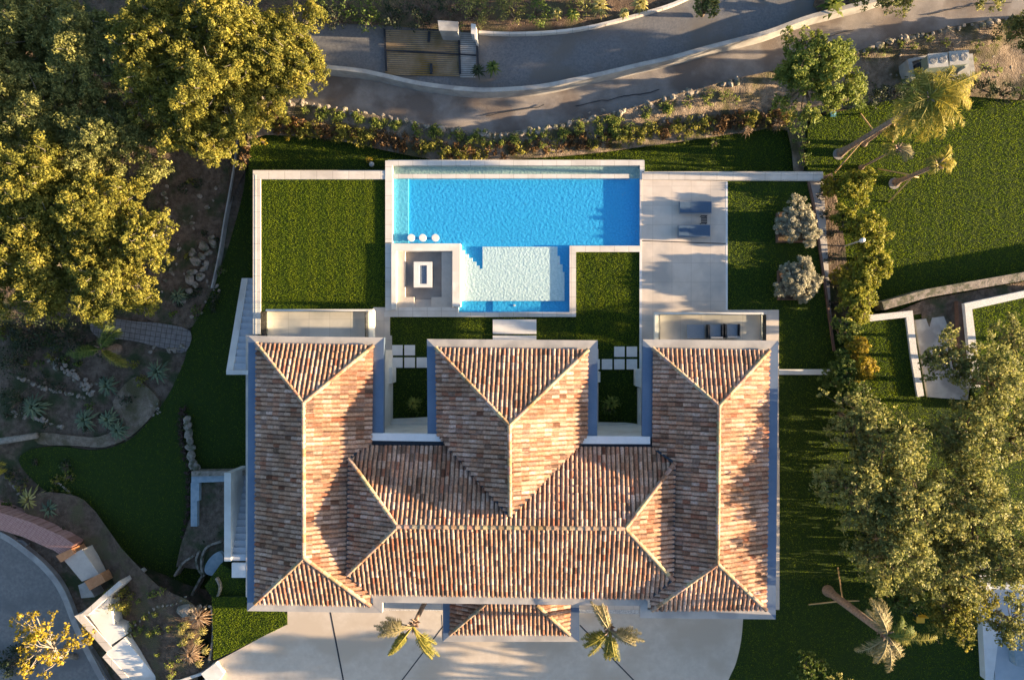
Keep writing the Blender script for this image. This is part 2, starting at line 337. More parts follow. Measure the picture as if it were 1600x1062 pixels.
def tree(px,py,rpx,zg,h,leaf,label,name='oak_tree',cat='tree',group=None,bark='bark',dens=1.0,size=.078,sparse=0,ecc=1.0,lean=(0,0),clr=.24,spread=None):
    """crown centred on pixel (px,py) seen at crown height"""
    global TREES; TREES+=1
    rs=np.random.RandomState(TREES*13+5); rnd=random.Random(TREES)
    zt=zg+h; R0=rpx/S*(H-(zg+h*.7))/H
    ch=min(R0*1.3,h*.75)             # crown vertical size
    zc=zt-ch*.5; c=W(px,py,zc+ch*.15)
    bb=W(px,py,zg); base=Vector((c.x*.45+bb.x*.55+lean[0],c.y*.45+bb.y*.55+lean[1],zg-.15))
    t=thing(name,label,cat,(base.x,base.y,zg),group)
    ncl=int((34+R0*R0*7.5)*(1-.35*sparse))
    cl=[]
    for i in range(ncl):
        a=rnd.uniform(0,2*PI); q=math.sqrt(rnd.random())
        edge=.82+.18*math.sin(a*3+TREES)+.14*math.sin(a*5+2*TREES)
        r=R0*q*edge; zz=(1-(q**2.2))*.5*ch*rnd.uniform(.2,1.0)+rnd.uniform(-.35,.12)*ch*(.6+.4*sparse)
        rc=min(1.0,R0*rnd.uniform(clr*.75,clr*1.3))*(1-.2*q)
        cl.append((c.x+r*math.cos(a),c.y+r*math.sin(a)*ecc,zc+zz,max(.22,rc)))
    # limbs
    b=MB(); tr=max(.12,R0*.065)
    fork=Vector((base.x*.6+c.x*.4,base.y*.6+c.y*.4,zg+(zc-zg)*.55))
    b.tube([base,base.lerp(fork,.5)+Vector((rnd.uniform(-.1,.1),rnd.uniform(-.1,.1),0)),fork],[tr*1.35,tr,tr*.85],9)
    mains=[]
    for k in range(7):
        q=cl[rnd.randrange(len(cl))]; e=Vector(q[:3]); mid=fork.lerp(e,.5)+Vector((rnd.uniform(-.4,.4),rnd.uniform(-.4,.4),rnd.uniform(0,.3)))
        b.tube([fork,mid,e],[tr*.6,tr*.38,tr*.12],6); mains.append(mid); mains.append(fork.lerp(mid,.6))
    for q in cl:
        e=Vector(q[:3]); s0=min(mains,key=lambda m:(m-e).length)
        mid=s0.lerp(e,.55)+Vector((rnd.uniform(-.15,.15),rnd.uniform(-.15,.15),.08))
        e2=e+Vector((rnd.uniform(-.3,.3),rnd.uniform(-.3,.3),q[3]*rnd.uniform(.2,.9)))
        b.tube([s0,mid,e,e2],[tr*.2,tr*.14,tr*.07,.008],5)
    b.build('trunk',M[bark],t,smooth=True)
    # sub clumps: split each into smaller tufts around
    tf=[]
    for (x,y,z,r) in cl:
        for k in range(9 if sparse<.5 else 8):
            d=Vector((rnd.gauss(0,1),rnd.gauss(0,1),rnd.gauss(0,.7))).normalized()*r*rnd.uniform(.4,1.05)
            tf.append((x+d.x,y+d.y,z+d.z,r*rnd.uniform(.28,.5)))
    per=330*dens*(.105/size)**2
    co,R=clump_leaves(rs,tf,per,size*.9,shell=.35)
    quads('crown',co,R,LM[leaf],t)
    return t
def shrub(px,py,rpx,zg,h,leaf,label,name='shrub',cat='shrub',group=None,size=.06,dens=1.0,ecc=1.0):
    global TREES; TREES+=1
    rs=np.random.RandomState(TREES*7+1); rnd=random.Random(TREES)
    R0=rpx/S*(H-zg-h*.6)/H; c=W(px,py,zg+h*.6)
    t=thing(name,label,cat,(c.x,c.y,zg),group)
    cl=[]
    for i in range(int(12+R0*18)):
        a=rnd.uniform(0,2*PI); q=math.sqrt(rnd.random())
        cl.append((c.x+R0*.85*q*math.cos(a)*(1+.2*math.sin(3*a)),c.y+R0*.85*q*math.sin(a)*ecc,zg+h*(.12+.72*(1-q*q)*rnd.random()**.5+.1*rnd.random()),max(.1,R0*rnd.uniform(.18,.34))))
    co,R=clump_leaves(rs,cl,260*dens*(.06/size)**2,size,up=.4,shell=.3)
    quads('foliage',co,R,LM[leaf],t)
    b=MB()
    for q in cl[::2]:
        b.tube([(c.x,c.y,zg-.1),((c.x+q[0])/2,(c.y+q[1])/2,zg+h*.35),q[:3]],[.035,.025,.008],5)
    b.build('stem',M['bark'],t)
    return t
def rosette(px,py,rpx,zg,leaf,label,name='agave',cat='plant',group=None,n=34,wid=.07,h=.6,z=None,parent_plain=True):
    rnd=random.Random(int(px*31+py)); r0=rpx/S; c=W(px,py,zg+h*.4); b=MB()
    for i in range(n):
        a=i*2.39996+rnd.uniform(-.2,.2); u=(i+.5)/n; el=.15+1.1*(1-u); l=r0*(.65+.5*u)*rnd.uniform(.85,1.1)
        d=Vector((math.cos(a),math.sin(a),0)); sd=Vector((-d.y,d.x,0)); w=wid*rnd.uniform(.8,1.1)
        p0=Vector((c.x,c.y,zg+.05)); 
        p1=p0+d*l*.45*math.cos(el*.9)+Vector((0,0,h*.9*math.sin(el)+.08)); p2=p0+d*l+Vector((0,0,max(.03,h*(1.0*math.sin(el))-.12*l)))
        pm=p1.lerp(p2,.55)+Vector((0,0,.05))
        b.add([p0-sd*w*.5,p0+sd*w*.5,p1+sd*w,p1-sd*w,pm+sd*w*.7,pm-sd*w*.7,p2],[(0,1,2,3),(3,2,4,5),(5,4,6)],rnd.random())
    b.v=[(x-c.x,y-c.y,zz-zg) for x,y,zz in b.v]
    o=b.build(name,LM[leaf],attr='rnd'); o.location=(c.x,c.y,zg)
    return tag(o,label,cat,group)
def frond_mb(l,el,az,droop,wl,rnd,nl=24,twist=.5,st=.12,rag=1.0):
    """frond from origin"""
    b=MB(); path=[]; p=Vector((0,0,0)); e=el; d0=Vector((math.cos(az),math.sin(az),0)); n=10
    for i in range(n+1):
        path.append(p.copy()); p=p+(d0*math.cos(e)+Vector((0,0,math.sin(e))))*(l/n); e-=droop/n
    b.tube(path,[.035*(1-.85*i/n)+.004 for i in range(n+1)],4,c=.8)
    sd=Vector((-d0.y,d0.x,0))
    for i in range(nl):
        u=st+(1-st)*i/nl; k=min(int(u*n),n-1); q=path[k].lerp(path[k+1],u*n-k); dirv=(path[k+1]-path[k]).normalized()
        ll=wl*(math.sin(PI*min(1,u*.85+.12))**.6)*rnd.uniform(.85,1.12)
        for s in (-1,1):
            out=(sd*s*.9+dirv*(.55+.4*u)+Vector((0,0,-.15-twist*rnd.random()))).normalized()
            out=(out+Vector((rnd.gauss(0,.22),rnd.gauss(0,.22),rnd.gauss(0,.2)))*rag).normalized(); e1=q+out*ll*.55; e2=q+out*ll+Vector((0,0,-.18*ll)); w=dirv*.013
            b.add([q-w,q+w,e1+w*1.1,e1-w*1.1,e2],[(0,1,2,3),(3,2,4)],rnd.random())
    return b
def palm(bpx,bpy_,tpx,tpy,zg,h,fronds,label,leaf='frond',stakes=(),name='palm_tree',tr=.2,group=None,wl=None,st=.12,ring=False):
    rnd=random.Random(int(bpx)); base=W(bpx,bpy_,zg); top=W(tpx,tpy,zg+h)
    t=thing(name,label,'palm tree',(base.x,base.y,zg),group)
    b=MB(); n=26; path=[];rad=[]
    for i in range(n*2+1):
        u=i/(n*2); p=base.lerp(top,u); path.append(p-Vector((0,0,.1*(i==0)))); rad.append(tr*(1.25-.4*u)*(1.0 if i%2 else .9)+(.12*(1-u*9) if u<.11 else 0))
    b.tube(path,rad,12); b.build('trunk',M['palmbark'],t,smooth=False)
    # boot of leaf stubs
    b=MB()
    for i in range(26):
        a=i*2.4; u=i/26; p=top+Vector((math.cos(a)*tr*.7,math.sin(a)*tr*.7,-.7+.8*u))
        b.tube([p,p+Vector((math.cos(a)*.22,math.sin(a)*.22,.28))],[.05,.02],5)
    b.build('crownshaft',M['palmbark'],t)
    for (az,l,el,dr,lf) in fronds:
        fb=frond_mb(l,math.radians(el),math.radians(az),math.radians(dr),wl or (.42 if l>1.4 else .3),rnd,nl=int(24+l*16),st=st)
        fb.v=[(x+top.x,y+top.y,z+top.z) for x,y,z in fb.v]
        fb.build('frond',LM[lf or leaf],t,attr='rnd')
    if ring:
        b=MB(); b.disc((base.x-.12,base.y-.08),.36,zg-.05,zg+.03,20); b.build('root_ring',M['pitfloor'],t)
    for (sx,sy,ez) in stakes:
        s0=W(sx,sy,zg); u=ez/h; b=MB(); b.bar(s0,base.lerp(top,u),.045); b.build('support_pole',M['stake'],t)
    return t
def rock_mb(r,seed,flat=.7):
    rs=random.Random(seed); import bmesh
    bm=bmesh.new(); bmesh.ops.create_icosphere(bm,subdivisions=2,radius=r)
    o=Vector((rs.uniform(0,99),rs.uniform(0,99),0)); sx,sy=rs.uniform(.8,1.25),rs.uniform(.75,1.1)
    for v in bm.verts:
        k=1+.45*noise.noise(v.co/r*1.1+o)+.15*noise.noise(v.co/r*3+o)
        v.co=Vector((v.co.x*k*sx,v.co.y*k*sy,v.co.z*k*flat))
    b=MB(); b.v=[tuple(v.co) for v in bm.verts]; b.f=[tuple(v.index for v in f.verts) for f in bm.faces]; b.c=[None]*len(b.f); bm.free()
    return b
ROCKS=None
def rock(px,py,rpx,zg,label,group,name='boulder',m='rock'):
    global ROCKS
    if ROCKS is None:
        ROCKS=[]
        for i in range(7):
            me=rock_mb(1,i); mesh=bpy.data.meshes.new('boulder'); mesh.from_pydata(me.v,[],me.f); mesh.materials.append(M['rock']); ROCKS.append(mesh)
    o=bpy.data.objects.new(name,random.choice(ROCKS)); col.objects.link(o)
    r=rpx/S; p=W(px,py,zg+r*.3); o.location=(p.x,p.y,zg+r*.15); o.scale=(r,r*random.uniform(.7,1),r*.8); o.rotation_euler=(0,0,random.uniform(0,6))
    return tag(o,label,'rock',group)
GR=[]
def grass(label,px,z,dens=110,hgt=.085,rs=np.random.RandomState(3),holes=()):
    poly=[W(p[0],p[1],z) for p in px]; xs=[p.x for p in poly]; ys=[p.y for p in poly]
    n=int((max(xs)-min(xs))*(max(ys)-min(ys))*dens*2.3)
    x=rs.uniform(min(xs),max(xs),n); y=rs.uniform(min(ys),max(ys),n); ins=np.zeros(n,bool); j=len(poly)-1
    for i in range(len(poly)):
        xi,yi,xj,yj=poly[i].x,poly[i].y,poly[j].x,poly[j].y
        with np.errstate(divide='ignore',invalid='ignore'):
            ins^=((yi>y)!=(yj>y))&(x<(xj-xi)*(y-yi)/(yj-yi+1e-12)+xi)
        j=i
    x=x[ins];y=y[ins];n=len(x)
    a=rs.uniform(0,2*PI,n); h=hgt*.60*(.8+.3*rs.rand(n)); w=.015*(.6+.8*rs.rand(n)); ln=rs.normal(0,.035,(n,2))
    dx=np.cos(a)*w; dy=np.sin(a)*w; zz=np.full(n,z-.01)
    co=np.stack([np.stack([x-dx,y-dy,zz],1),np.stack([x+dx,y+dy,zz],1),np.stack([x+ln[:,0]+dx*.4,y+ln[:,1]+dy*.4,zz+h],1),np.stack([x+ln[:,0]-dx*.4,y+ln[:,1]-dy*.4,zz+h],1)],1).reshape(-1,3)
    pn=np.array([noise.noise(Vector((xx*.7,yy*.7,1)))+.6*noise.noise(Vector((xx*3.1,yy*3.1,4))) for xx,yy in zip(x,y)])
    R=np.clip(.42+.13*pn+.06*rs.normal(size=n)+.14*np.sign(np.sin(x*PI/.6)),0,1)
    o=quads('grass',co,R,LM['grass']); return tag(o,label,'grass',None,'stuff')
def lawn(px,z,label,dens=110,amp=0,skirt=1.2,hgt=.085):
    o=patch('lawn',px,z,M['lawn'],amp=amp,skirt=skirt); grass(label,px,z,dens,hgt); return o
exec_parts=[]
# ================================================================ GROUND AND SETTING
b=MB(); b.add([(-600,-600,-4.2),(600,-600,-4.2),(600,600,-4.2),(-600,600,-4.2)],[(0,1,2,3)]); struct(b.build('ground',M['ground']))
# west garden soil (lower level)
ZW=-2.4
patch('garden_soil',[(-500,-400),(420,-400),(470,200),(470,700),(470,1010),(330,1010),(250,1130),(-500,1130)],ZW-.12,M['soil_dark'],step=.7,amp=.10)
WL=smooth([(384,252),(380,300),(352,400),(320,478),(297,518),(289,560),(264,615),(235,655),(200,688),(150,703),(90,697),(45,703),(30,722),(60,758),(108,792),(140,830),(200,872),(268,902),(300,915),(345,925)],4)+[(460,925),(470,260)]
lawn(WL,ZW+.03,'short dark green grass in the shade of the house on the lower west garden',dens=55,hgt=.06,skirt=.4)
# upper-left shaded ground under the oaks
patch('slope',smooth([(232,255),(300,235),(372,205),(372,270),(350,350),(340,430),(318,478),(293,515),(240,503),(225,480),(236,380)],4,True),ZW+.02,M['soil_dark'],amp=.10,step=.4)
patch('dirt_bank',smooth([(370,196),(405,186),(400,230),(386,262),(366,300),(350,340),(358,280)],4,True),ZW+.15,M['soil'],amp=.1)
# stone path
patch('path',smooth([(140,508),(165,497),(210,502),(250,505),(297,517),(290,549),(262,546),(225,536),(190,530),(155,528)],3,True),ZW+.08,M['paverpath'],skirt=.4)
patch('dirt_path',smooth([(206,590),(222,598),(248,625),(238,648),(205,680),(165,698),(120,696),(60,693),(60,676),(110,680),(155,682),(190,660),(176,628)],3,True),ZW+.05,M['soil_pale'],skirt=.4,amp=0)
# south-west bed, sunlit
patch('flower_bed',smooth([(120,775),(150,800),(200,850),(270,900),(330,930),(334,1000),(330,1045),(300,1062),(250,1062),(190,1000),(160,960),(185,905),(100,850),(40,800),(60,770)],3,True),-1.9,M['soil'],zf=lambda x,y:max(0,min(1.85,(x+30)*.34)),amp=.10,step=.4)
# south-west road
patch('road',smooth([(-400,820),(0,838),(40,862),(75,890),(100,925),(128,990),(170,1062),(240,1200),(-400,1200)],4),-2.25,M['asphalt_b'],skirt=.6)
b=MB(); b.prism(L(ribbon(smooth([(-60,815),(0,835),(38,860),(72,890),(97,925),(124,992),(160,1062),(200,1130)],4),9),-2.15),-2.5,-2.15); struct(b.build('kerb',M['concrete']))
# north
ZN=-1.5
NL=[(388,268)]+smooth([(392,215),(410,200),(470,196),(500,204),(560,216),(640,232),(720,243),(800,238),(900,230),(1000,218),(1100,205),(1180,192),(1235,190),(1262,200)],3)+[(1290,280),(1290,420),(400,420)]
lawn(NL,ZN,'bright green grass strip north of the pool',dens=120,skirt=1.0)
BED=smooth([(380,165),(440,158),(500,166),(560,176),(620,186),(680,196),(740,206),(780,208),(830,203),(880,192),(940,180),(985,170),(1040,152),(1090,140),(1140,125),(1200,112),(1290,95),(1340,80),(1400,58),(1450,50),(1520,35),(1600,26),(1900,10)],2)
bedlow=smooth([(1900,60),(1900,120),(1600,155),(1500,150),(1420,150),(1340,165),(1270,180),(1262,262),(1245,262),(1235,200),(1180,200),(1100,212),(1000,226),(900,238),(800,246),(720,250),(640,240),(560,222),(500,212),(410,206),(380,215)],2)
BW=[W(p[0],p[1],-.7) for p in BED]
def bankz(x,y):
    d=min((x-q.x)**2+(y-q.y)**2 for q in BW)**.5
    return -.68*min(1,d/2.0)
patch('rocky_bank',BED+bedlow,-.52,M['soil_pale'],zf=bankz,amp=.13,step=.35,skirt=1)
TR=smooth([(380,95),(490,108),(560,115),(600,124),(660,136),(740,145),(800,144),(850,139),(900,129),(950,118),(1000,106),(1050,95),(1100,81),(1150,68),(1200,55),(1260,33),(1320,15),(1390,-3),(1500,-60),(1700,-200)],2)
patch('dirt_track',[(p[0],p[1]-16) for p in TR]+[(1900,-220),(1900,50)]+[(p[0],p[1]+9) for p in BED[::-1]],ZN+.15,M['track'],amp=.05,step=.5)
RD=smooth([(300,30),(490,34),(600,38),(740,50),(800,51),(870,47),(930,38),(1000,20),(1050,6),(1090,-10),(1150,-60),(1250,-150)],2)
patch('road',[(p[0],p[1]) for p in RD]+[(1700,-200)]+[(p[0],p[1]-4) for p in TR[::-1][1:]],ZN+.55,M['asphalt'],skirt=.3)
patch('verge',[(300,-400),(1250,-400)]+[(p[0],p[1]+2) for p in RD[::-1]],ZN+.65,M['soil'],amp=.10,step=.6)
patch('verge',[(1285,24),(1300,14),(1390,-14),(1500,-70),(1500,-160),(1290,-60),(1270,10)],ZN+.64,M['soil'],amp=.06)
# ribbed crossing and its joints
b=MB()
gx0,gx1,gy0,gy1=602,718,47,118
for i in range(22):
    y0=gy0+(gy1-gy0)*i/22; y1=y0+2.1
    b.prism(L([(gx0,y0),(gx1,y0+2.6),(gx1,y1+2.6),(gx0,y1)],ZN+.62),ZN+.6,ZN+.62)
o=b.build('ribbed_slab',M['grate'])
tt=tag(o,'brown ribbed concrete crossing set across the upper road','paving')
b=MB()
for i in range(22):
    y0=gy0+4+(gy1-gy0)*i/22; y1=y0+2.3
    b.prism(L([(719,y0),(744,y0+.5),(744,y1+.5),(719,y1)],ZN+.62),ZN+.6,ZN+.62)
tag(b.build('ribbed_slab',M['concrete']),'narrow pale ribbed strip at the right end of the brown crossing','paving')
b=MB()
for (p,q,w) in (((601,46),(604,112),3),((604,79),(744,87),2),((717,50),(719,116),3),((744,50),(748,112),3),((671,50),(670,66),4),((674,100),(674,116),4)):
    b.prism(L(ribbon([p,q],w),ZN+.63),ZN+.7,ZN+.63)
struct(b.build('road_joint',M['black']))
b=MB()
for pts in ([(900,165),(940,158),(975,150),(1000,147),(1030,141)],[(760,180),(800,172),(850,165)],[(1240,70),(1275,58),(1300,56),(1335,46)],[(1450,22),(1490,15),(1530,6),(1580,4)]):
    q=[(x+random.uniform(-1,1),y+random.uniform(-1.5,1.5)) for x,y in smooth(pts,4)]
    b.prism(L(ribbon(q,.9),ZN+.235),ZN+.2,ZN+.235)
struct(b.build('track_crack',M['black']))
# long low roadside wall
b=MB(); wc=smooth([(378,93),(430,97),(490,103),(560,110),(600,118),(660,131),(740,140),(800,139),(850,134),(900,124),(950,113),(1000,101),(1050,90),(1100,76),(1150,63),(1200,50),(1260,28),(1320,12),(1390,-8),(1500,-60)],4)
b.prism(L(ribbon(wc,6.5),ZN+1.3),-2,ZN+1.3); tag(b.build('low_wall',M['concrete']),'long curving pale low wall between the asphalt road and the dirt track','wall')
b=MB(); b.prism(L(ribbon(smooth([(748,50),(800,52),(870,49),(930,40),(1000,22),(1052,6),(1090,-12)],4),4),ZN+.86),-2,ZN+.86); struct(b.build('kerb',M['coping']))
# east lawn
ZE=-.8
EL=smooth([(1268,192),(1280,182),(1340,168),(1420,152),(1500,150),(1600,157),(1900,170)],3)+[(1900,385),(1600,440),(1440,475),(1290,560),(1262,280),(1262,200)]
lawn(EL,ZE,'sunlit green grass of the large east lawn',dens=130,skirt=1.6)
# south-east ground
SE=[(1212,586),(1290,586),(1300,520),(1440,465),(1900,380),(2000,1400),(1130,1400),(1138,1062),(1150,1035),(1158,1000),(1161,966),(1212,966)]
lawn(SE,-.06,'dark shaded grass east of the house under the trees',dens=60,skirt=2.5)
# stuff between: driveway
DR=[(318,1064),(331,1037),(449,973),(449,950),(597,950),(597,900),(1161,900),(1161,967)]+smooth([(1161,967),(1158,1000),(1150,1035),(1138,1062),(1110,1130),(1060,1200)],3)+[(900,1300),(100,1300),(250,1120)]
patch('driveway',DR,-.03,M['drive'],skirt=2.5)
b=MB()
for (p,q,w) in (((516,956),(538,1070),2.4),((692,978),(622,1070),1.8),((906,976),(1000,1072),2.0),((690,960),(692,1000),1)):
    b.prism(L(ribbon([p,q],w),-.026),-.06,-.026)
struct(b.build('drive_joint',M['black']))
b=MB(); b.prism(L([(597,925),(690,928),(690,954),(597,953)],-.02),-.2,-.02); struct(b.build('gravel_strip',M['gravel']))
b=MB(); b.prism(L([(905,930),(1000,932),(1000,959),(905,957)],-.02),-.2,-.02); struct(b.build('gravel_strip',M['gravel']))
lawn([(331,932),(384,932),(449,958),(449,975),(334,1031)],-.01,'small bright sunlit grass triangle beside the driveway',dens=230,skirt=2.5)
lawn([(345,880),(386,904),(388,933),(331,933),(320,915)],-.3,'small shaded grass patch beside the south-west corner of the house',dens=110,skirt=2)
# ================================================================ TERRACE, POOL
b=MB(); b.prism(L([(395,266),(1002,266),(1002,268),(1286,268),(1302,545),(1307,590),(1218,590),(1218,955),(384,955),(384,522),(395,522)],-.45),-4,-.45); struct(b.build('terrace_base',M['coping']))
b=MB(); b.prism(L([(606,250),(1006,250),(1006,300),(606,300)],-.45),-4,-.45); struct(b.build('terrace_base',M['white']))
# house pad
b=MB()
b.prism(L([(384,524),(612,524),(612,700),(384,700)],-.01),-.5,-.01)
b.prism(L([(384,700),(1218,700),(1218,952),(384,952)],-.01),-.5,-.01)
b.prism(L([(668,545),(935,545),(935,700),(668,700)],-.01),-.5,-.01)
b.prism(L([(1000,484),(1217,484),(1217,700),(1000,700)],-.01),-.5,-.01)
b.prism(L([(583,480),(609,480),(609,524),(583,524)],-.01),-.5,-.01)
struct(b.build('terrace',M['deck']))
# pool deck tiles
b=MB(); b.prism(L([(1003,281),(1135,283),(1135,484),(1003,484)],0),-.5,0); struct(b.build('pool_deck',M['deck']))
b=MB(); b.prism(L([(999.5,386),(1003,386),(1003,690),(999,690)],.006),-.5,.006); struct(b.build('edging_strip',M['slabwhite']))
b=MB(); b.prism(L([(1134,284),(1137,284),(1137,484),(1134,484)],.005),-.5,.005); struct(b.build('edging_strip',M['slabwhite']))
b=MB(); b.prism(L([(1003,375.5),(1135,380),(1135,381.5),(1003,377)],.004),-.2,.004); struct(b.build('deck_joint',M['black']))
# rims (coping walls)
b=MB()
b.prism(L([(395,267),(407,267),(407,522),(395,522)],0),-3.5,0)
b.prism(L([(407,267),(602,267),(602,280),(407,280)],0),-3.5,0)
struct(b.build('coping',M['coping']))
b=MB(); b.prism(L([(397,271.5),(602,271.5),(602,273),(397,273)],.012),-.1,.012); b.prism(L([(398.5,273),(400,273),(400,522),(398.5,522)],.012),-.1,.012); struct(b.build('coping_joint',M['coping']))
b=MB()
b.prism(L([(602,251),(613,251),(613,380),(602,380)],.03),-3.5,.03)
b.prism(L([(613,251),(1007,251),(1007,258.5),(613,258.5)],.03),-3.5,.03)
b.prism(L([(1000,258.5),(1007,258.5),(1007,268),(1000,268)],.03),-3.5,.03)
b.prism(L([(613,272),(983,272),(983,278.5),(613,278.5)],.0),-.6,.0)
b.prism(L([(890,384),(1003,384),(1003,393.5),(900,393.5),(900,495),(600,495),(600,487.5),(890,487.5)],.02),-.6,.02)
b.prism(L([(1000,268),(1003,268),(1003,384),(1000,384)],.02),-.6,.02)
struct(b.build('pool_coping',M['poolcoping']))
b=MB(); b.prism(L([(1003,269),(1286,270),(1286,282.5),(1003,281)],.05),-3.5,.05); b.prism(L([(1003,269),(1286,270),(1286,272.5),(1003,272)],.09),0,.09)
struct(b.build('coping',M['coping']))
# pool floors
ZP=-.33
b=MB(); b.prism(L([(613,279),(1000,279),(1000,386),(890,386),(890,488),(713,488),(713,386),(613,386)],ZP),-.6,ZP); struct(b.build('pool_floor',M['tilepool']))
b=MB(); b.prism(L([(613,258),(1000,258),(1000,272),(613,272)],ZP+.01),-.6,ZP+.01); b.prism(L([(983,272),(1000,272),(1000,279),(983,279)],ZP+.005),-.6,ZP+.005); struct(b.build('pool_basin_floor',M['tilebasin']))
b=MB(); b.prism(L([(613,279),(638,279),(638,384),(613,384)],-.22),-.6,-.22); struct(b.build('pool_bench',M['tilebench']))
# shallow shelf and steps
b=MB(); b.prism(L([(754,385.5),(871,385.5),(871,400),(875,400),(875,413),(879,413),(879,425),(882,425),(882,470),(713,470),(713,384),(720,391),(726,391),(726,397),(732,397),(732,403),(738,403),(738,409),(744,409),(744,415),(749,415),(749,420),(754,420)],-.17),-.6,-.17)
struct(b.build('pool_shelf',M['tileshallow']))
b=MB(); b.prism(L([(770,470),(890,470),(890,488),(770,488)],-.26),-.6,-.26); struct(b.build('pool_step',M['tilepool']))
b=MB(); b.prism(L([(613,279),(1000,279),(1000,384),(890,384),(890,488),(713,488),(713,384),(613,384)],-.055),-.065,-.055); 
b.prism(L([(613,258),(1000,258),(1000,279),(983,279),(983,272),(613,272)],-.055),-.065,-.055); struct(b.build('water',M['water']))
for (x,y,z,lb) in ((804,477,-.25,'small round pool light on the step at the bottom of the shallow pool'),(873,412,-.16,'small round pool light at the right side of the shallow shelf')):
    b=MB(); p=W(x,y,z); b.disc((p.x,p.y),.07,z,z+.03,16); tag(b.build('pool_light',M['slabwhite']),lb,'pool light')
# lawns set in the terrace
lawn([(406,280),(602,280),(602,483),(406,483)],-.10,'bright green rectangular grass plot west of the pool',dens=260,hgt=.075,skirt=.35)
b=MB(); b.prism(L([(403,483),(583,483),(583,524),(403,524)],-.09),-.5,-.09); struct(b.build('terrace',M['lawn']))
lawn([(900,393),(999.5,393),(999.5,546),(900,546)],-.10,'green grass plot between the shallow pool and the sun deck',dens=200,skirt=.35)
lawn([(609,495),(905,495),(905,548),(609,548)],-.105,'grass strip between the pool and the middle wing',dens=130,skirt=.34)
lawn([(609,545),(690,545),(690,700),(609,700)],-.10,'shaded grass in the left courtyard',dens=60,skirt=.34)
lawn([(905,540),(1000,540),(1000,700),(905,700)],-.11,'shaded grass in the right courtyard',dens=60,skirt=.34)
lawn([(1137,283),(1264,284),(1300,545),(1305,582),(1217,582),(1217,486),(1137,486)],-.08,'shaded grass around the two olive trees',dens=90,skirt=.34)
# stepping slabs
def slab(pts,label,z=.0,group=None,m='slabwhite',name='paving_slab',cat='paving slab'):
    b=MB(); P=L(pts,z); b.prism(P,z-.15,z); return tag(b.build(name,M[m]),label,cat,group)
slab([(770,499),(838,499),(838,521.5),(770,521.5)],'long white stepping slab beside the pool edge, nearer the water')
slab([(770,524),(838,524),(838,545),(770,545)],'long white stepping slab partly under the middle roof edge')
for i,(x,y) in enumerate([(612.5,539),(631.7,539),(612.5,558.3),(631.7,558.3),(650.9,558.3)]):
    slab([(x,y),(x+16.3,y),(x+16.3,y+16),(x,y+16)],['white square slab, left one of the upper pair in the left courtyard','white square slab, right one of the upper pair in the left courtyard','white square slab, leftmost of the lower three in the left courtyard','white square slab, middle of the lower three in the left courtyard','white square slab, rightmost of the lower three in the left courtyard'][i],group='square slabs in the left courtyard')
for i,(x,y) in enumerate([(959.7,541.3),(979.2,541.3),(921,561),(940.4,561),(959.7,561),(979.2,561)]):
    slab([(x,y),(x+16.3,y),(x+16.3,y+16),(x,y+16)],['white square slab, left one of the upper pair in the right courtyard','white square slab, right one of the upper pair in the right courtyard','white square slab half hidden by the middle roof edge','white square slab, second from left in the lower row of the right courtyard','white square slab, third from left in the lower row of the right courtyard','white square slab, rightmost of the lower row in the right courtyard'][i],group='square slabs in the right courtyard')
slab([(362,879),(387,879),(387,902),(362,902)],'white square landing slab at the foot of the lower west stair',z=-.02)
# fire pit lounge
t=thing('sunken_lounge','white sunken seating lounge with beige benches at the corner of the pool','seating',W(657,435,0))
b=MB(); b.prism(L([(602,379),(612,379),(612,489),(602,489)],.03),-.6,.03); b.prism(L([(612,480),(716,480),(716,489),(612,489)],.025),-.6,.025); b.build('coping',M['poolcoping'],t)
b=MB()
b.prism(L([(611.5,380.5),(719,380.5),(719,392),(611.5,392)],.18),-.6,.18)
b.prism(L([(611.5,392),(619,392),(619,484),(611.5,484)],.18),-.6,.18)
b.prism(L([(707,392),(719,392),(719,479),(707,479)],.18),-.6,.18)
b.build('wall',M['white'],t)
for P in ([(619,392),(633,392),(633,464),(619,464)],[(690,392),(707,392),(707,464),(690,464)],[(619,464),(647,464),(647,484),(619,484)],[(674,464),(707,464),(707,484),(674,484)]):
    b=MB(); b.prism(L(P,-.08),-.6,-.08); b.build('bench',M['bench'],t)
b=MB(); b.prism(L([(633,392),(690,392),(690,490),(633,490)],-.36),-.6,-.36); b.build('floor',M['pitfloor'],t)
b=MB()
for k in range(3): b.prism(L([(647,468+5*k),(674,468+5*k),(674,490),(647,490)],-.3+.1*k),-.6,-.3+.1*k)
b.build('step',M['bench'],t)
t=thing('fire_table','white rectangular fire table with dark slot in the sunken lounge','table',W(661,428,-.36))
b=MB(); zt=.02
for P in ([(646.5,409),(675,409),(675,414.5),(646.5,414.5)],[(646.5,443.5),(675,443.5),(675,449),(646.5,449)],[(646.5,414.5),(655,414.5),(655,443.5),(646.5,443.5)],[(667,414.5),(675,414.5),(675,443.5),(667,443.5)]): b.prism(L(P,zt),zt-.1,zt)
b.build('table_top',M['slabwhite'],t)
b=MB(); b.prism(L([(649,412),(672,412),(672,446),(649,446)],-.1),-.36,-.08); b.build('base',M['white'],t)
b=MB(); b.prism(L([(655,414.5),(667,414.5),(667,443.5),(655,443.5)],-.03),-.09,-.03); b.build('fire_tray',M['firegl'],t)
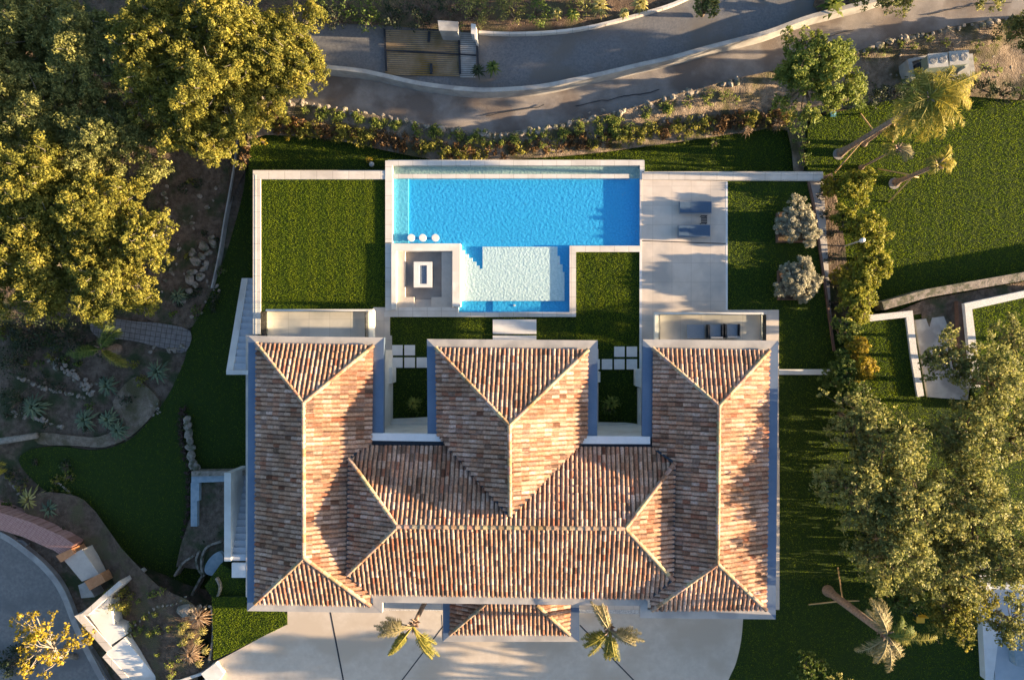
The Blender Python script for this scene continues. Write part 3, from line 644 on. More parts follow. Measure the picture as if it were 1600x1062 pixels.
# stools
t=thing('bar_stool','round white in-pool bar stool','stool',(0,0,0),'round stools in the pool',world=False)
b=MB(); b.disc((0,0),.235,-.06,0,28); b.disc((0,0),.21,0,.012,28); b.build('seat',M['slabwhite'],t)
b=MB(); b.disc((0,0),.07,-.40,-.06,14); b.build('post',M['alu'],t)
lb=['round white pool stool, left one of three by the lounge wall','round white pool stool, middle one of three by the lounge wall','round white pool stool, right one of three by the lounge wall']
for i,x in enumerate((642.3,660.3,680.0)):
    p=W(x,371.5,.07); o=t if i==0 else dup(t,p); o.location=p; o['label']=lb[i]
# sun loungers on deck
def lounger():
    t=thing('sun_lounger','','sun lounger',(0,0,0),'sun loungers on the pool deck',world=False)
    b=MB()
    for s in (-1,1): b.box(-1.0,1.0,s*.38-.025,s*.38+.025,.24,.30)
    for x in (-1.0,1.0): b.box(x-.025,x+.025,-.38,.38,.24,.30)
    b.build('frame',M['alu'],t)
    for x in (-.85,.85):
        for s in (-1,1): b=MB(); b.box(x-.025,x+.025,s*.36-.025,s*.36+.025,0,.24); b.build('leg',M['alu'],t)
    b=MB(); b.box(-.30,.97,-.345,.345,.29,.36); b.build('seat',M['sling'],t)
    b=MB(); a=math.radians(1.5); c,s_=math.cos(a),math.sin(a)
    vs=[(-.31,y,z) for y,z in ((-.345,.30),(.345,.30),(.345,.37),(-.345,.37))]+[(-.31-.66*c,y,z+.66*s_) for y,z in ((-.345,.30),(.345,.30),(.345,.37),(-.345,.37))]
    b.add(vs,[(0,1,2,3),(7,6,5,4),(0,4,5,1),(1,5,6,2),(2,6,7,3),(3,7,4,0)]); b.build('backrest',M['sling'],t)
    return t
l0=lounger(); l0.location=W(1085,325.5,0); l0['label']='blue-grey sun lounger on the pool deck, the upper one above the side table'
o=dup(l0,W(1083,362.5,0),0.02,'blue-grey sun lounger on the pool deck, the lower one below the side table')
t=thing('side_table','small black slatted side table between the two sun loungers','side table',W(1098,344.5,0))
c=W(1098,344.5,0); b=MB()
for k in range(5): b.box(c.x-.19,c.x+.19,c.y-.26+k*.108,c.y-.18+k*.108,.38,.41)
b.build('table_top',M['black'],t)
for sx in (-1,1):
    for sy in (-1,1): b=MB(); b.box(c.x+sx*.16-.02,c.x+sx*.16+.02,c.y+sy*.22-.02,c.y+sy*.22+.02,0,.38); b.build('leg',M['black'],t)
# low garden walls
def wall(pts,w,z0,z1,label,m='coping',name='garden_wall',cat='wall',zs=None,cap=None):
    b=MB(); b.prism(L(ribbon(pts,w),z1),z0,z1); return tag(b.build(name,M[m]),label,cat)
wall([(1217,581),(1306,581)],8.5,-2,.12,'short white wall running east from the house across the grass','white')
wall([(1264,284),(1272,320),(1286,420),(1296,490),(1304,548)],3.5,-2,.10,'thin rusty steel lawn edging beside the hedge bed','corten',name='lawn_edging',cat='edging')
b=MB(); b.prism(L(ribbon([(1264,284),(1272,320),(1286,420),(1296,490),(1306,580)],40),ZE+.12),-2,ZE+.12)
patch('hedge_bed',[(1266,284),(1300,270),(1320,380),(1330,480),(1345,600),(1306,600),(1302,530),(1286,420)],ZE+.18,M['soil_dark'],amp=.08,step=.4)
# ================================================================ VILLA
villa=thing('villa','large white villa with clay-tiled hip roofs and three wings','house',W(800,745,0))
ZE0,ZR=6.1,7.4
PAL=[((.50,.37,.27),6),((.55,.43,.33),6),((.42,.25,.17),3),((.34,.15,.09),1.2),((.58,.49,.40),5),((.38,.30,.25),3),((.27,.21,.18),1.5),((.64,.57,.50),2.5),((.50,.32,.21),3)]
PW=[w for _,w in PAL]; PC=[c for c,_ in PAL]
rt=random.Random(11)
def tcol():
    c=rt.choices(PC,PW)[0]; k=rt.uniform(.82,1.1); c=tuple(x*.78+m*.22 for x,m in zip(c,(.49,.37,.28))); return tuple(min(.85,x*k*g) for x,g in zip(c,(1.20,1.01,.97)))
CAM=Vector((0,0,H))
def onplane(px,py,P,n):
    d=Vector(((px-NX)/S,(NY-py)/S,-H)); t=n.dot(P-CAM)/n.dot(d); return CAM+d*t
def roof_face(tl,ul,poly,a,b_,c,Lr=.42,sp=.243):
    A=W(*a);B=W(*b_);C=W(*c); n=(B-A).cross(C-A).normalized()
    if n.z<0: n=-n
    u=(B-A).normalized(); v=n.cross(u)
    if v.z<0: v=-v
    P3=[onplane(p[0],p[1],A,n) for p in poly]
    P2=[((p-A).dot(u),(p-A).dot(v)) for p in P3]
    # underlay
    k=len(P3); top=[p+n*.012 for p in P3]; bot=[p-Vector((0,0,.22)) for p in P3]
    nn=(P3[1]-P3[0]).cross(P3[2]-P3[1])
    idx=list(range(k)); area=sum(P2[i][0]*P2[(i+1)%k][1]-P2[(i+1)%k][0]*P2[i][1] for i in range(k))
    ul.add(top+bot,[tuple(idx) ,tuple(reversed([i+k for i in idx]))]+[(i,i+k,(i+1)%k+k,(i+1)%k) for i in range(k)])
    def spans(x):
        ys=[]
        for i in range(k):
            x0,y0=P2[i];x1,y1=P2[(i+1)%k]
            if (x0>x)!=(x1>x): ys.append(y0+(y1-y0)*(x-x0)/(x1-x0))
        ys.sort(); return [(ys[i],ys[i+1]) for i in range(0,len(ys)-1,2)]
    umin=min(p[0] for p in P2); umax=max(p[0] for p in P2); x=math.floor(umin/sp)*sp
    while x<umax+sp:
        for kind in (0,1):
            xc=x+(sp/2 if kind else 0)
            if not(umin<xc<umax): continue
            off=rt.uniform(0,Lr)*.25
            for (v0,v1) in spans(xc):
                r=math.floor((v0-off)/Lr)
                while r*Lr+off<v1:
                    s0=max(v0,r*Lr+off-.05); s1=min(v1,(r+1)*Lr+off); r+=1
                    if s1-s0<.06: continue
                    jx=rt.uniform(-.010,.010); ji=rt.uniform(-.006,.006); jz=rt.uniform(0,.012); kk=.5 if rt.random()<.05 else 1; cc=tuple(q*kk for q in tcol())
                    if kind==0:
                        vs=[];N=7
                        for (vv,rad,lf) in ((s0,.098,.042+jz),(s1,.084,.018)):
                            for q in range(N):
                                th=PI*q/(N-1); vs.append(A+u*(xc+jx+(ji if vv==s1 else -ji)+rad*math.cos(th))+v*vv+n*(.012+lf+rad*.88*math.sin(th)))
                        fs=[(q,q+1,q+1+N,q+N) for q in range(N-1)]+[tuple(range(N-1,-1,-1))]
                        tl.add(vs,fs,cc)
                    else:
                        vs=[];N=4; cc=tuple(q*.6 for q in cc)  # pan tiles darkened: shadow between the covers put into their colour
                        for (vv,lf) in ((s0,.028),(s1,.010)):
                            for q in range(N):
                                th=PI+PI*q/(N-1); vs.append(A+u*(xc+.08*math.cos(th))+v*vv+n*(lf+.055+.05*math.sin(th)))
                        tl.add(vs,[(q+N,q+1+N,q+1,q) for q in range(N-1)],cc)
        x+=sp
def cap(mb,p,q,r=.115,cream=.75):
    d=(q-p); l=d.length; d.normalize(); s=d.cross(Vector((0,0,1))).normalized(); w=s.cross(d); n=max(1,int(l/.40)); N=8
    for i in range(n):
        a=p+d*(l*i/n-.03); e=p+d*(l*(i+1)/n); vs=[]
        for (c0,rr,lf) in ((a,r*1.05,.02),(e,r*.88,0)):
            for k in range(N):
                th=-.25+(PI+.5)*k/(N-1); vs.append(c0+s*rr*math.cos(th)+w*(rr*math.sin(th)+lf+.03))
        cc=tuple(x*rt.uniform(.85,1.1) for x in ((.52,.42,.31) if rt.random()<cream else (.42,.27,.18)))
        mb.add(vs,[(k,k+1,k+1+N,k+N) for k in range(N-1)]+[tuple(range(N-1,-1,-1))],cc)
def roof(name,label,faces,caps,valleys=()):
    tl=MB();ul=MB()
    for f in faces: roof_face(tl,ul,*f)
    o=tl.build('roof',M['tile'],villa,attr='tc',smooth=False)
    if label: o['label']=label
    u=sub(ul.build('underlay',M['underlay']),o)
    for p,q in caps:
        cm=MB(); cap(cm,W(*p),W(*q)); sub(cm.build('ridge_tiles',M['tile'],attr='tc',smooth=False),o)
    if valleys:
        for p,q in valleys:
            vm=MB()
            a=W(*p);c=W(*q); d=(c-a).normalized(); s=d.cross(Vector((0,0,1))).normalized()*.06
            vm.add([a-s+Vector((0,0,.10)),a+s+Vector((0,0,.10)),c+s+Vector((0,0,.10)),c-s+Vector((0,0,.10)),a-s-Vector((0,0,.1)),a+s-Vector((0,0,.1)),c+s-Vector((0,0,.1)),c-s-Vector((0,0,.1))],[(0,1,2,3),(7,6,5,4),(0,4,5,1),(1,5,6,2),(2,6,7,3),(3,7,4,0)])
            sub(vm.build('valley_gutter',M['lead']),o)
    return o
e=ZE0
A_NW,A_NE,A_SE,A_SW=(402,537,e),(583,540,e),(578,945,e),(400,941,e)
A_N,A_S=(474.5,629,ZR),(475,871,ZR)
B_NW,B_NE,B_SE,B_SW=(1021,545,e),(1201,548,e),(1196,951,e),(1019,952,e)
B_N,B_S=(1123,634,ZR),(1121,880,ZR)
C_NW,C_NE=(682,544,e),(918,547,e); ZC=7.95; C_N,C_S=(796,664,ZC),(797,806,ZC)
ZM=7.8; M_W,M_E=(621,822,ZM),(977,825,ZM)
zv=6.1+.42*38*.0343
vA0,vA1=(546,717),(544,896); vB0,vB1=(1054,723),(1051,904)
p2=lambda *a:[tuple(x[:2]) for x in a]
roof('roof','tiled roof of the west wing',[
 (p2(A_NW,A_N,A_S,A_SW),A_SW,A_NW,A_N),(p2(A_NW,A_NE,A_N),A_NW,A_NE,A_N),(p2(A_SW,A_SE,A_S),A_SW,A_SE,A_S),
 (p2(A_NE)+[(581,695),(568,697),vA0,vA1,(579,926)]+p2(A_SE,A_S,A_N),A_NE,A_SE,A_N)],
 [(A_NW,A_N),(A_NE,A_N),(A_N,A_S),(A_SW,A_S),(A_SE,A_S)])
roof('roof','tiled roof of the east wing',[
 (p2(B_NE,B_N,B_S,B_SE),B_SE,B_NE,B_N),(p2(B_NW,B_NE,B_N),B_NW,B_NE,B_N),(p2(B_SW,B_SE,B_S),B_SW,B_SE,B_S),
 (p2(B_NW)+[(1020,698),vB0,vB1,(1015,934)]+p2(B_SW,B_S,B_N),B_NW,B_SW,B_N)],
 [(B_NW,B_N),(B_NE,B_N),(B_N,B_S),(B_SW,B_S),(B_SE,B_S)])
roof('roof','tiled roof of the middle wing',[
 (p2(C_NW,C_NE,C_N),C_NW,C_NE,C_N),(p2(C_NW,C_N,C_S)+[(700,697),(684,678)],C_NW,(684,678,e),C_N),
 (p2(C_NE,C_N,C_S)+[(902,698),(917,679)],C_NE,(917,679,e),C_N)],
 [(C_NW,C_N),(C_NE,C_N),(C_N,C_S)])
roof('roof','tiled roof of the main block',[
 ([vA0,vA1,(621,822)],(*vA0,zv),(*vA1,zv),M_W),
 ([vB0,vB1,(977,825)],(*vB0,zv),(*vB1,zv),M_E),
 ([(621,822),(977,825),(1051,904),(1015,934),(800,930.5),(579,927),(544,896)],(579,927,e),(1015,933,e),M_W),
 ([vA0,(568,696),(700,697),(797,806),(902,698),(1020,699),vB0,(977,825),(621,822)],(568,696,e),(1020,699,e),M_W)],
 [((*vA0,zv),M_W),((*vA1,zv),M_W),((*vB0,zv),M_E),((*vB1,zv),M_E),(M_W,M_E)],
 [((*vA0,zv),(*vA1,zv)),((*vB0,zv),(*vB1,zv)),((568,696,e),(*vA0,zv)),((1020,699,e),(*vB0,zv)),((700,697,e),C_S),((902,698,e),C_S),((*vA1,zv),(579,926,e)),((*vB1,zv),(1015,933,e))])
# porch roof
zp,zq=3.3,4.25
roof('roof','small tiled porch roof on the south front',[
 ([(705,930),(775,930),(704,989)],(705,900,zp),(704,989,zp),(759,942,zq)),
 ([(704,989),(889,990),(825,930),(775,930)],(704,989,zp),(889,990,zp),(759,942,zq)),
 ([(891,930),(825,930),(889,990)],(891,900,zp),(889,990,zp),(838,944,zq))],
 [((704,989,zp),(759,942,zq)),((889,990,zp),(838,944,zq))])
# gutters / cornices
def band(pts,m,z=6.03,th=.3): 
    b=MB(); b.prism(L(pts,z),z-th,z); return b
def gut(plist,m,label=None,z=6.03,th=.3,name='cornice'):
    for i,P in enumerate(plist):
        o=band(P,m,z+.002*i,th).build(name,M[m],villa)
        if label: o['label']=label
gut([[(388,524.5),(600,527),(583,541),(402,537)],[(667,529.5),(934,531.5),(918,548),(682,545)],[(1004,530),(1216,532),(1201,549),(1021,546)],
     [(400,942),(583,945),(597,957),(386,954)],[(583,928),(1012,933),(1000,946),(597,941)],[(1012,952),(1197,951),(1212,967),(1000,965)],
     [(583,928),(597,941),(597,957),(583,945)],[(1012,933),(1012,952),(1000,965),(1000,946)]],'cornice','broad pale stone cornice band')
gut([[(388,524.5),(402,537),(400,942),(386,954)],[(600,527),(599,678),(582,678),(583,541)],[(667,529.5),(682,545),(684,678),(668,678)],
     [(934,531.5),(933,682),(917,682),(918,548)],[(1004,530),(1021,546),(1019,684),(1003,684)],[(1216,532),(1212,967),(1197,951),(1201,549)]],'gutter','metal box gutter with the blue of the shade in its colour',name='gutter')
gut([[(568,686),(697,688),(697,698),(568,696)],[(900,690),(1021,690),(1021,699),(902,699)]],'lead','dark lead gutter behind the courtyard parapet',6.05,name='gutter')
gut([[(576,676.5),(691,678),(691,689.5),(576,688)],[(908,681),(1016,682),(1016,693.5),(908,693)]],'slabwhite','flat white parapet slab over the courtyard',6.16,.4,name='parapet')
gut([[(692,940),(705,940),(705,990),(692,1002)],[(892,940),(905,940),(905,1002),(890,990)]],'gutter','porch side gutter',3.22,name='gutter')
gut([[(705,990),(890,990),(905,1002),(692,1002)]],'cornice','porch cornice band',3.21)
# walls (plan from eave pixels)
def wallbox(name,x0,x1,y0,y1,z0=-2.6,z1=5.75,inset=0):
    P=[(p.x,p.y) for p in L([(x0,y0),(x1,y0),(x1,y1),(x0,y1)],e)]
    b=MB(); b.prism(P,z0,z1); return b.build('wall',M['white'],villa)
wA=wallbox('w',410,571,549,930); wB=wallbox('w',1031,1186,556,938); wC=wallbox('w',694,906,556,800)
wM=wallbox('w',560,1040,684,920,z1=5.72)
# porch columns
for x in (700,897):
    c=W(x,985,3.0); b=MB(); b.box(c.x-.17,c.x+.17,c.y+.0,c.y+.34,-.1,2.92); b.build('column',M['white'],villa)
def opening(x0,x1,y,side,z0,z1,inward=0,name='window'):
    """glazed opening on a facade; side 'N','S','E','W' ; x0..x1 along facade in eave px"""
    if side in 'NS':
        a=W(x0,y,e);c=W(x1,y,e);s=1 if side=='N' else -1; X0,X1,Y=a.x,c.x,a.y
        f=MB()
        for (xa,xb,za,zb) in ((X0,X1,z0,z0+.08),(X0,X1,z1-.08,z1),(X0,X0+.07,z0+.08,z1-.08),(X1-.07,X1,z0+.08,z1-.08),((X0+X1)/2-.035,(X0+X1)/2+.035,z0+.08,z1-.08)):
            f.box(xa,xb,min(Y+s*.002,Y+s*.06),max(Y+s*.002,Y+s*.06),za,zb)
        g=MB(); g.box(X0+.03,X1-.03,min(Y+s*.003,Y+s*.03),max(Y+s*.003,Y+s*.03),z0+.03,z1-.03)
    else:
        a=W(y,x0,e);c=W(y,x1,e);s=1 if side=='E' else -1; Y0,Y1,X=min(a.y,c.y),max(a.y,c.y),a.x
        f=MB()
        for (ya,yb,za,zb) in ((Y0,Y1,z0,z0+.08),(Y0,Y1,z1-.08,z1),(Y0,Y0+.07,z0+.08,z1-.08),(Y1-.07,Y1,z0+.08,z1-.08)):
            f.box(min(X+s*.002,X+s*.06),max(X+s*.002,X+s*.06),ya,yb,za,zb)
        g=MB(); g.box(min(X+s*.003,X+s*.03),max(X+s*.003,X+s*.03),Y0+.03,Y1-.03,z0+.03,z1-.03)
    o=f.build(name,M['alu'],villa); sub(g.build('pane',M['window']),o)
for (a,c) in ((425,480),(500,556)): opening(a,c,549,'N',3.2,5.4); opening(a,c,549,'N',.05,2.5)
for (a,c) in ((1045,1095),(1110,1165)): opening(a,c,556,'N',3.2,5.4); opening(a,c,556,'N',.05,2.5)
for (a,c) in ((710,770),(775,825),(830,890)): opening(a,c,556,'N',.05,2.6); opening(a,c,556,'N',3.3,5.3)
for (a,c) in ((580,640),(680,740),(790,850)): opening(a,c,410,'W',.1,2.3); opening(a,c,410,'W',3.4,5.2); opening(a,c,1186,'E',.1,2.3); opening(a,c,1186,'E',3.4,5.2)
for (a,c) in ((600,650),(710,760),(770,830),(840,890),(940,990)): opening(a,c,920,'S',3.4,5.2)
opening(765,835,920,'S',.02,2.4,name='front_door'); opening(430,540,930,'S',.1,2.4); opening(1050,1160,938,'S',.1,2.4)
# courtyard ledges at the foot of walls
for polys in (
 [([(608,655),(669,652),(669,690),(605,690)],.3),([(607,661),(669,659),(669,690),(604,690)],.5),([(607,667),(669,666),(669,690),(604,690)],.75)],
 [([(602,576),(613,574),(613,598),(602,602)],.9)],[([(602,602),(609,600),(609,664),(602,668)],.55)],
 [([(932,660),(978,661),(1003,664),(1003,690),(932,690)],.3),([(932,668),(985,669),(985,690),(932,690)],.55)],
 [([(993,577),(1003,577),(1003,606),(993,603)],.9)],[([(997,606),(1003,606),(1003,666),(997,664)],.4)],[([(930,581),(938,581),(938,597),(930,597)],.6)]):
    b=MB()
    for P,z in polys: b.prism(L(P,z),-.4,z)
    b.build('ledge',M['white'],villa)
# balconies
def balcony(x0,y0,x1,y1,z,label,postside):
    b=MB(); b.prism(L([(x0,y0),(x1,y0),(x1,y1+22),(x0,y1+22)],z),z-.3,z); o=b.build('balcony',M['deck'],villa); o['label']=label
    w=MB(); w.prism(L([(x0-1,y0-2),(x1+1,y0-2),(x1+1,y0+1.5),(x0-1,y0+1.5)],z+.12),z-.32,z+.12)
    if postside=='R': w.prism(L([(x1-6,y0),(x1+2,y0),(x1+2,y1+20),(x1-6,y1+20)],z+.14),z-.32,z+.14); w.prism(L([(x0-1,y0),(x0+1.2,y0),(x0+1.2,y1+20),(x0-1,y1+20)],z+.13),z-.32,z+.13)
    else: w.prism(L([(x0-1,y0),(x0+5,y0),(x0+5,y1+20),(x0-1,y1+20)],z+.14),z-.32,z+.14); w.prism(L([(x1-2,y0),(x1+1,y0),(x1+1,y1+20),(x1-2,y1+20)],z+.13),z-.32,z+.13)
    sub(w.build('parapet',M['white']),o)
    P=L([(x0+3,y0+2.5),(x1-3,y0+2.5),(x1-3,y1+18),(x0+3,y1+18)],z)
    g=MB()
    for i,j in ((0,1),(1,2),(0,3)):
        a,c=P[i],P[j]; d=(c-a).normalized(); n=Vector((-d.y,d.x,0))*.008
        g.prism([a-n,c-n,c+n,a+n],z+.02,z+1.0)
    sub(g.build('glass_rail',M['glass']),o)
balcony(416,485,581,525,3.0,'pale tiled balcony of the west wing with glass rail','R')
balcony(1024,490,1192,529,3.0,'pale tiled balcony of the east wing with glass rail','L')
# balcony armchairs
def armchair():
    t=thing('armchair','','armchair',(0,0,0),'armchairs on the east balcony',world=False)
    b=MB(); b.box(-.36,.36,-.40,.40,.16,.30); b.build('seat',M['alu'],t)
    b=MB(); b.box(-.30,.30,-.36,.28,.30,.42); b.build('cushion',M['cushion'],t)
    b=MB(); b.box(-.34,.34,.30,.40,.30,.85); b.build('backrest',M['cushion'],t)
    for s in (-1,1): b=MB(); b.box(s*.40-.035,s*.40+.035,-.40,.40,.05,.58); b.build('armrest',M['black'],t)
    for sx in (-1,1):
        for sy in (-1,1): b=MB(); b.box(sx*.32-.02,sx*.32+.02,sy*.34-.02,sy*.34+.02,0,.16); b.build('leg',M['black'],t)
    return t
a0=armchair(); p=W(1115,518,3.0); a0.location=p; a0.rotation_euler=(0,0,PI); a0['label']='grey cushioned armchair, left one of two on the east balcony'
dup(a0,W(1141,517,3.0),PI,'grey cushioned armchair, right one of two on the east balcony')
t=thing('shadow_block','low grey block in place of the armchair shadow on the east balcony','table',W(1085,518,3.0)); c=W(1085,518,3.0)  # grey block drawn where only the left armchair's shadow falls
b=MB(); b.box(c.x-.5,c.x+.5,c.y-.4,c.y+.4,3.33,3.38); b.build('table_top',M['cushion'],t); b=MB(); b.box(c.x-.3,c.x+.3,c.y-.2,c.y+.2,3.0,3.33); b.build('base',M['alu'],t)
# balcony supports
for (x,y) in ((440,490),(545,490),(1060,495),(1168,496)):
    c=W(x,y,2.9); b=MB(); b.box(c.x-.12,c.x+.12,c.y-.3,c.y-.06,-.3,2.69); b.build('column',M['white'],villa)
# west stairs (both climb towards the south)
def stair(label,x0,x1,yn,ys,zs,zn,slope,n=14):
    Xa=W(x0,0,0).x; Xb=W(x1,0,0).x; YS=W(0,ys,0).y; YN=W(0,yn,0).y
    t=thing('outdoor_stair',label,'stairs',((Xa+Xb)/2,(YS+YN)/2,zn))
    s=MB(); w=.42
    for i in range(n):
        y0=YS+(YN-YS)*i/n; y1=YS+(YN-YS)*(i+1)/n; s.box(Xa+w,Xb,y0,y1-.001,-3,zs+(zn-zs)*i/n-.03)
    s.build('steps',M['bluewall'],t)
    b=MB(); zt=(zs+.12,zn+.12) if slope else (zs+.1,zs+.1)
    b.add([(Xa,YS,-3),(Xa+w,YS,-3),(Xa+w,YN,-3),(Xa,YN,-3),(Xa,YS,zt[0]),(Xa+w,YS,zt[0]),(Xa+w,YN,zt[1]),(Xa,YN,zt[1])],[(3,2,1,0),(4,5,6,7),(0,1,5,4),(1,2,6,5),(2,3,7,6),(3,0,4,7)])
    if slope: b.box(Xa,Xb,YS-.28,YS-.003,-3,zs+.13)
    b.build('wall',M['white'],t)
stair('white walled outdoor stair beside the western grass plot',355,389,430,578,0,-2.1,True)
stair('white walled outdoor stair along the lower west side of the house',351,385,738,876,-.04,-2.1,False)
# planter west with flagstones
b=MB(); b.prism(L([(299,740),(352,738),(352,752),(299,754)],ZW+.75),-3,ZW+.75); b.prism(L([(298,754),(311,754),(311,782),(298,782)],ZW+.76),-3,ZW+.76); b.prism(L([(298,782),(308,782),(308,822),(298,822)],ZW+.74),-3,ZW+.74)
tag(b.build('stone_planter',M['flag']),'blue-grey flagstone planter edge against the lower west stair','planter')
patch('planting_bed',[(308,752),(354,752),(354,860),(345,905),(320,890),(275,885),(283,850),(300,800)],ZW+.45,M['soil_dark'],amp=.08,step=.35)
b=MB(); b.prism(L([(299,736),(384,735),(384,742),(299,744)],ZW+.9),-3,ZW+.9); tag(b.build('low_wall',M['rock']),'rough stone wall between the two west stairs','wall')
b=MB(); P=smooth([(320,893),(322,880),(332,867),(342,862),(348,868),(348,878),(338,893),(330,899)],3,True); b.prism(L(P,ZW+.75),-2.5,ZW+.75); tag(b.build('stone_slab',M['flag']),'rounded blue-grey stone slab in the bed below the west stair','stone slab')
for pts,lb in (([(310,862),(306,875),(309,888),(316,898)],'curved narrow grey stone edging left of the blue slab'),([(345,846),(325,853),(316,866),(314,885),(318,900)],'longer curved grey stone edging above the blue slab'),([(302,868),(285,880),(272,900)],'short pale stone edging at the lawn point'),([(316,898),(305,918),(299,930)],'straight narrow stone edging crossing the small dark grass'),([(337,903),(343,918),(336,940),(330,950)],'thin pale edging on the right of the small dark grass'),([(330,950),(333,975),(331,1005),(326,1035)],'thin dry edging along the left side of the sunlit grass triangle')):
    b=MB(); b.prism(L(ribbon(smooth(pts,4),3.2),-.05 if pts[0][0]<340 and pts[0][1]>900 else ZW+.7),-2.6,-.05 if pts[0][0]<340 and pts[0][1]>900 else ZW+.7); tag(b.build('stone_edging',M['rock']),lb,'edging')
# ================================================================ SOUTH-WEST ENTRANCE WALLS
wall([(-40,800),(0,814),(40,826),(90,848),(108,860)],26,-3.2,-1.0,'pink brick wall beside the south-west road','brick',name='brick_wall')
t=thing('gate_platform','pale stone topped platform between two orange brick piers','platform',W(125,885,-1.2))
b=MB(); b.prism(L([(97,871),(128,858),(155,897),(128,908)],-.95),-3,-.95); b.build('top_slab',M['bench'],t)
b=MB(); b.prism(L([(87,868),(111,857),(116,864),(95,878)],-.75),-3,-.75); b.build('brick_pier',M['orange'],t)
b=MB(); b.prism(L([(132,908),(157,895),(165,908),(140,922)],-.75),-3,-.75); b.build('brick_pier',M['orange'],t)
b=MB(); b.prism(L([(122,914),(134,909),(148,932),(127,934)],-1.5),-3,-1.5); b.build('base',M['concrete'],t)
def wallp(polys,label,name='garden_wall',mm='white'):
    c=W(*polys[0][0][0],0); t=thing(name,label,'wall',(c.x,c.y,-2))
    for pl,z,pn,m in polys: b=MB(); b.prism(L(pl,z),-3,z); b.build(pn,M[m],t)
wallp([([(126,960),(186,907),(191,912),(136,962)],.10,'parapet','coping'),([(116,962),(128,958),(176,1012),(166,1018)],-.28,'parapet','coping'),([(136,958),(168,926),(178,975),(191,978),(196,992),(172,1008)],-.32,'top_slab','white')],'white terraced entrance wall with a raised rim at its corner')
wallp([([(160,1026),(166,1020),(214,1072),(206,1078)],-.26,'parapet','coping'),([(166,1018),(194,996),(248,1062),(256,1090),(222,1080)],-.30,'top_slab','white')],'white terraced entrance wall, the lower stretch at the bottom edge')
b=MB(); b.prism(L([(314,1052),(337,1035),(350,1052),(332,1075)],.25),-2,.25); tag(b.build('gate_pillar',M['white']),'pale square pillar at the driveway corner, bottom left','pillar')
wall([(205,1072),(280,1064),(316,1052)],4,-3,.1,'thin pale wall running from the driveway pillar to the left','coping')
# ================================================================ EAST TERRACES
wall([(1380,478),(1450,458),(1530,444),(1610,430),(1900,375)],13,-2,.45,'rough low stone wall along the foot of the large east lawn','rock',name='stone_wall')
patch('planting_bed',[(1370,500),(1445,468),(1600,440),(1640,440),(1640,470),(1505,482),(1500,560),(1440,560),(1440,490)],.1,M['soil_dark'],amp=.1,step=.4)
t=thing('raised_planter','smaller raised grass terrace with white pebble-topped rim','planter',W(1390,550,.2))
b=MB()
for P in ([(1340,494),(1426,485),(1423,495),(1342,504)],[(1416,496),(1423,495),(1426,485),(1432,540),(1444,618),(1434,620),(1424,560)]): b.prism(L(P,.75),-1,.75)
b.build('rim',M['pebble'],t)
lawn([(1330,500),(1424,492),(1440,640),(1330,640)],.55,'sunlit grass on the smaller raised east terrace',dens=150,skirt=1.2)
t=thing('raised_planter','larger raised grass terrace with white pebble-topped rim at the right edge','planter',W(1550,520,.2))
b=MB()
for P in ([(1507,474),(1640,446),(1640,456),(1519,483)],[(1507,474),(1519,483),(1526,540),(1532,605),(1520,606),(1514,545)]): b.prism(L(P,.8),-1,.8)
b.build('rim',M['pebble'],t)
lawn([(1516,480),(1660,452),(1700,640),(1525,640)],.58,'sunlit grass on the larger raised east terrace',dens=150,skirt=1.2)
b=MB(); b.prism(L([(1497,470),(1508,474),(1516,560),(1500,560)],.5),-1,.5); tag(b.build('stone_wall',M['corten']),'narrow brown wall beside the larger raised terrace','wall')
patch('path',[(1430,500),(1475,494),(1500,560),(1516,600),(1512,625),(1450,620)],.14,M['concrete'],skirt=.8)
# neighbour terrace bottom right
t=thing('neighbour_terrace','pale blue-white flat terrace of the neighbouring house at the lower right','terrace',W(1580,990,0))
b=MB(); b.prism(L([(1530,880),(1545,878),(1560,1000),(1552,1062),(1540,1062)],.5),-1,.5); b.build('edge_wall',M['slabwhite'],t)
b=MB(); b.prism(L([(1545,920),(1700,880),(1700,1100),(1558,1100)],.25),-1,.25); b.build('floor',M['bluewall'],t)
b=MB(); b.prism(L([(1582,998),(1700,1030),(1700,1062),(1588,1040)],.9),-1,.9); b.build('bench_wall',M['flag'],t)
t=thing('shading_house','plain two-storey house, unseen, added beyond the right edge to shade the driveway','house',W(1750,1040,0))  # unseen house, placed and sized so its shadow covers the driveway
b=MB(); b.prism(L([(1690,962),(1900,930),(1900,1200),(1690,1200)],0),-1,4.9); b.build('wall',M['white'],t)
b=MB(); b.prism(L([(1682,955),(1910,922),(1910,1210),(1682,1210)],0),4.902,5.15); b.build('roof',M['cornice'],t)
for y in (1000,1060,1120):
    c=W(1690,y,0); b=MB(); b.box(c.x-.03,c.x-.002,c.y-.6,c.y+.6,1,2.4); b.build('window',M['window'],t)
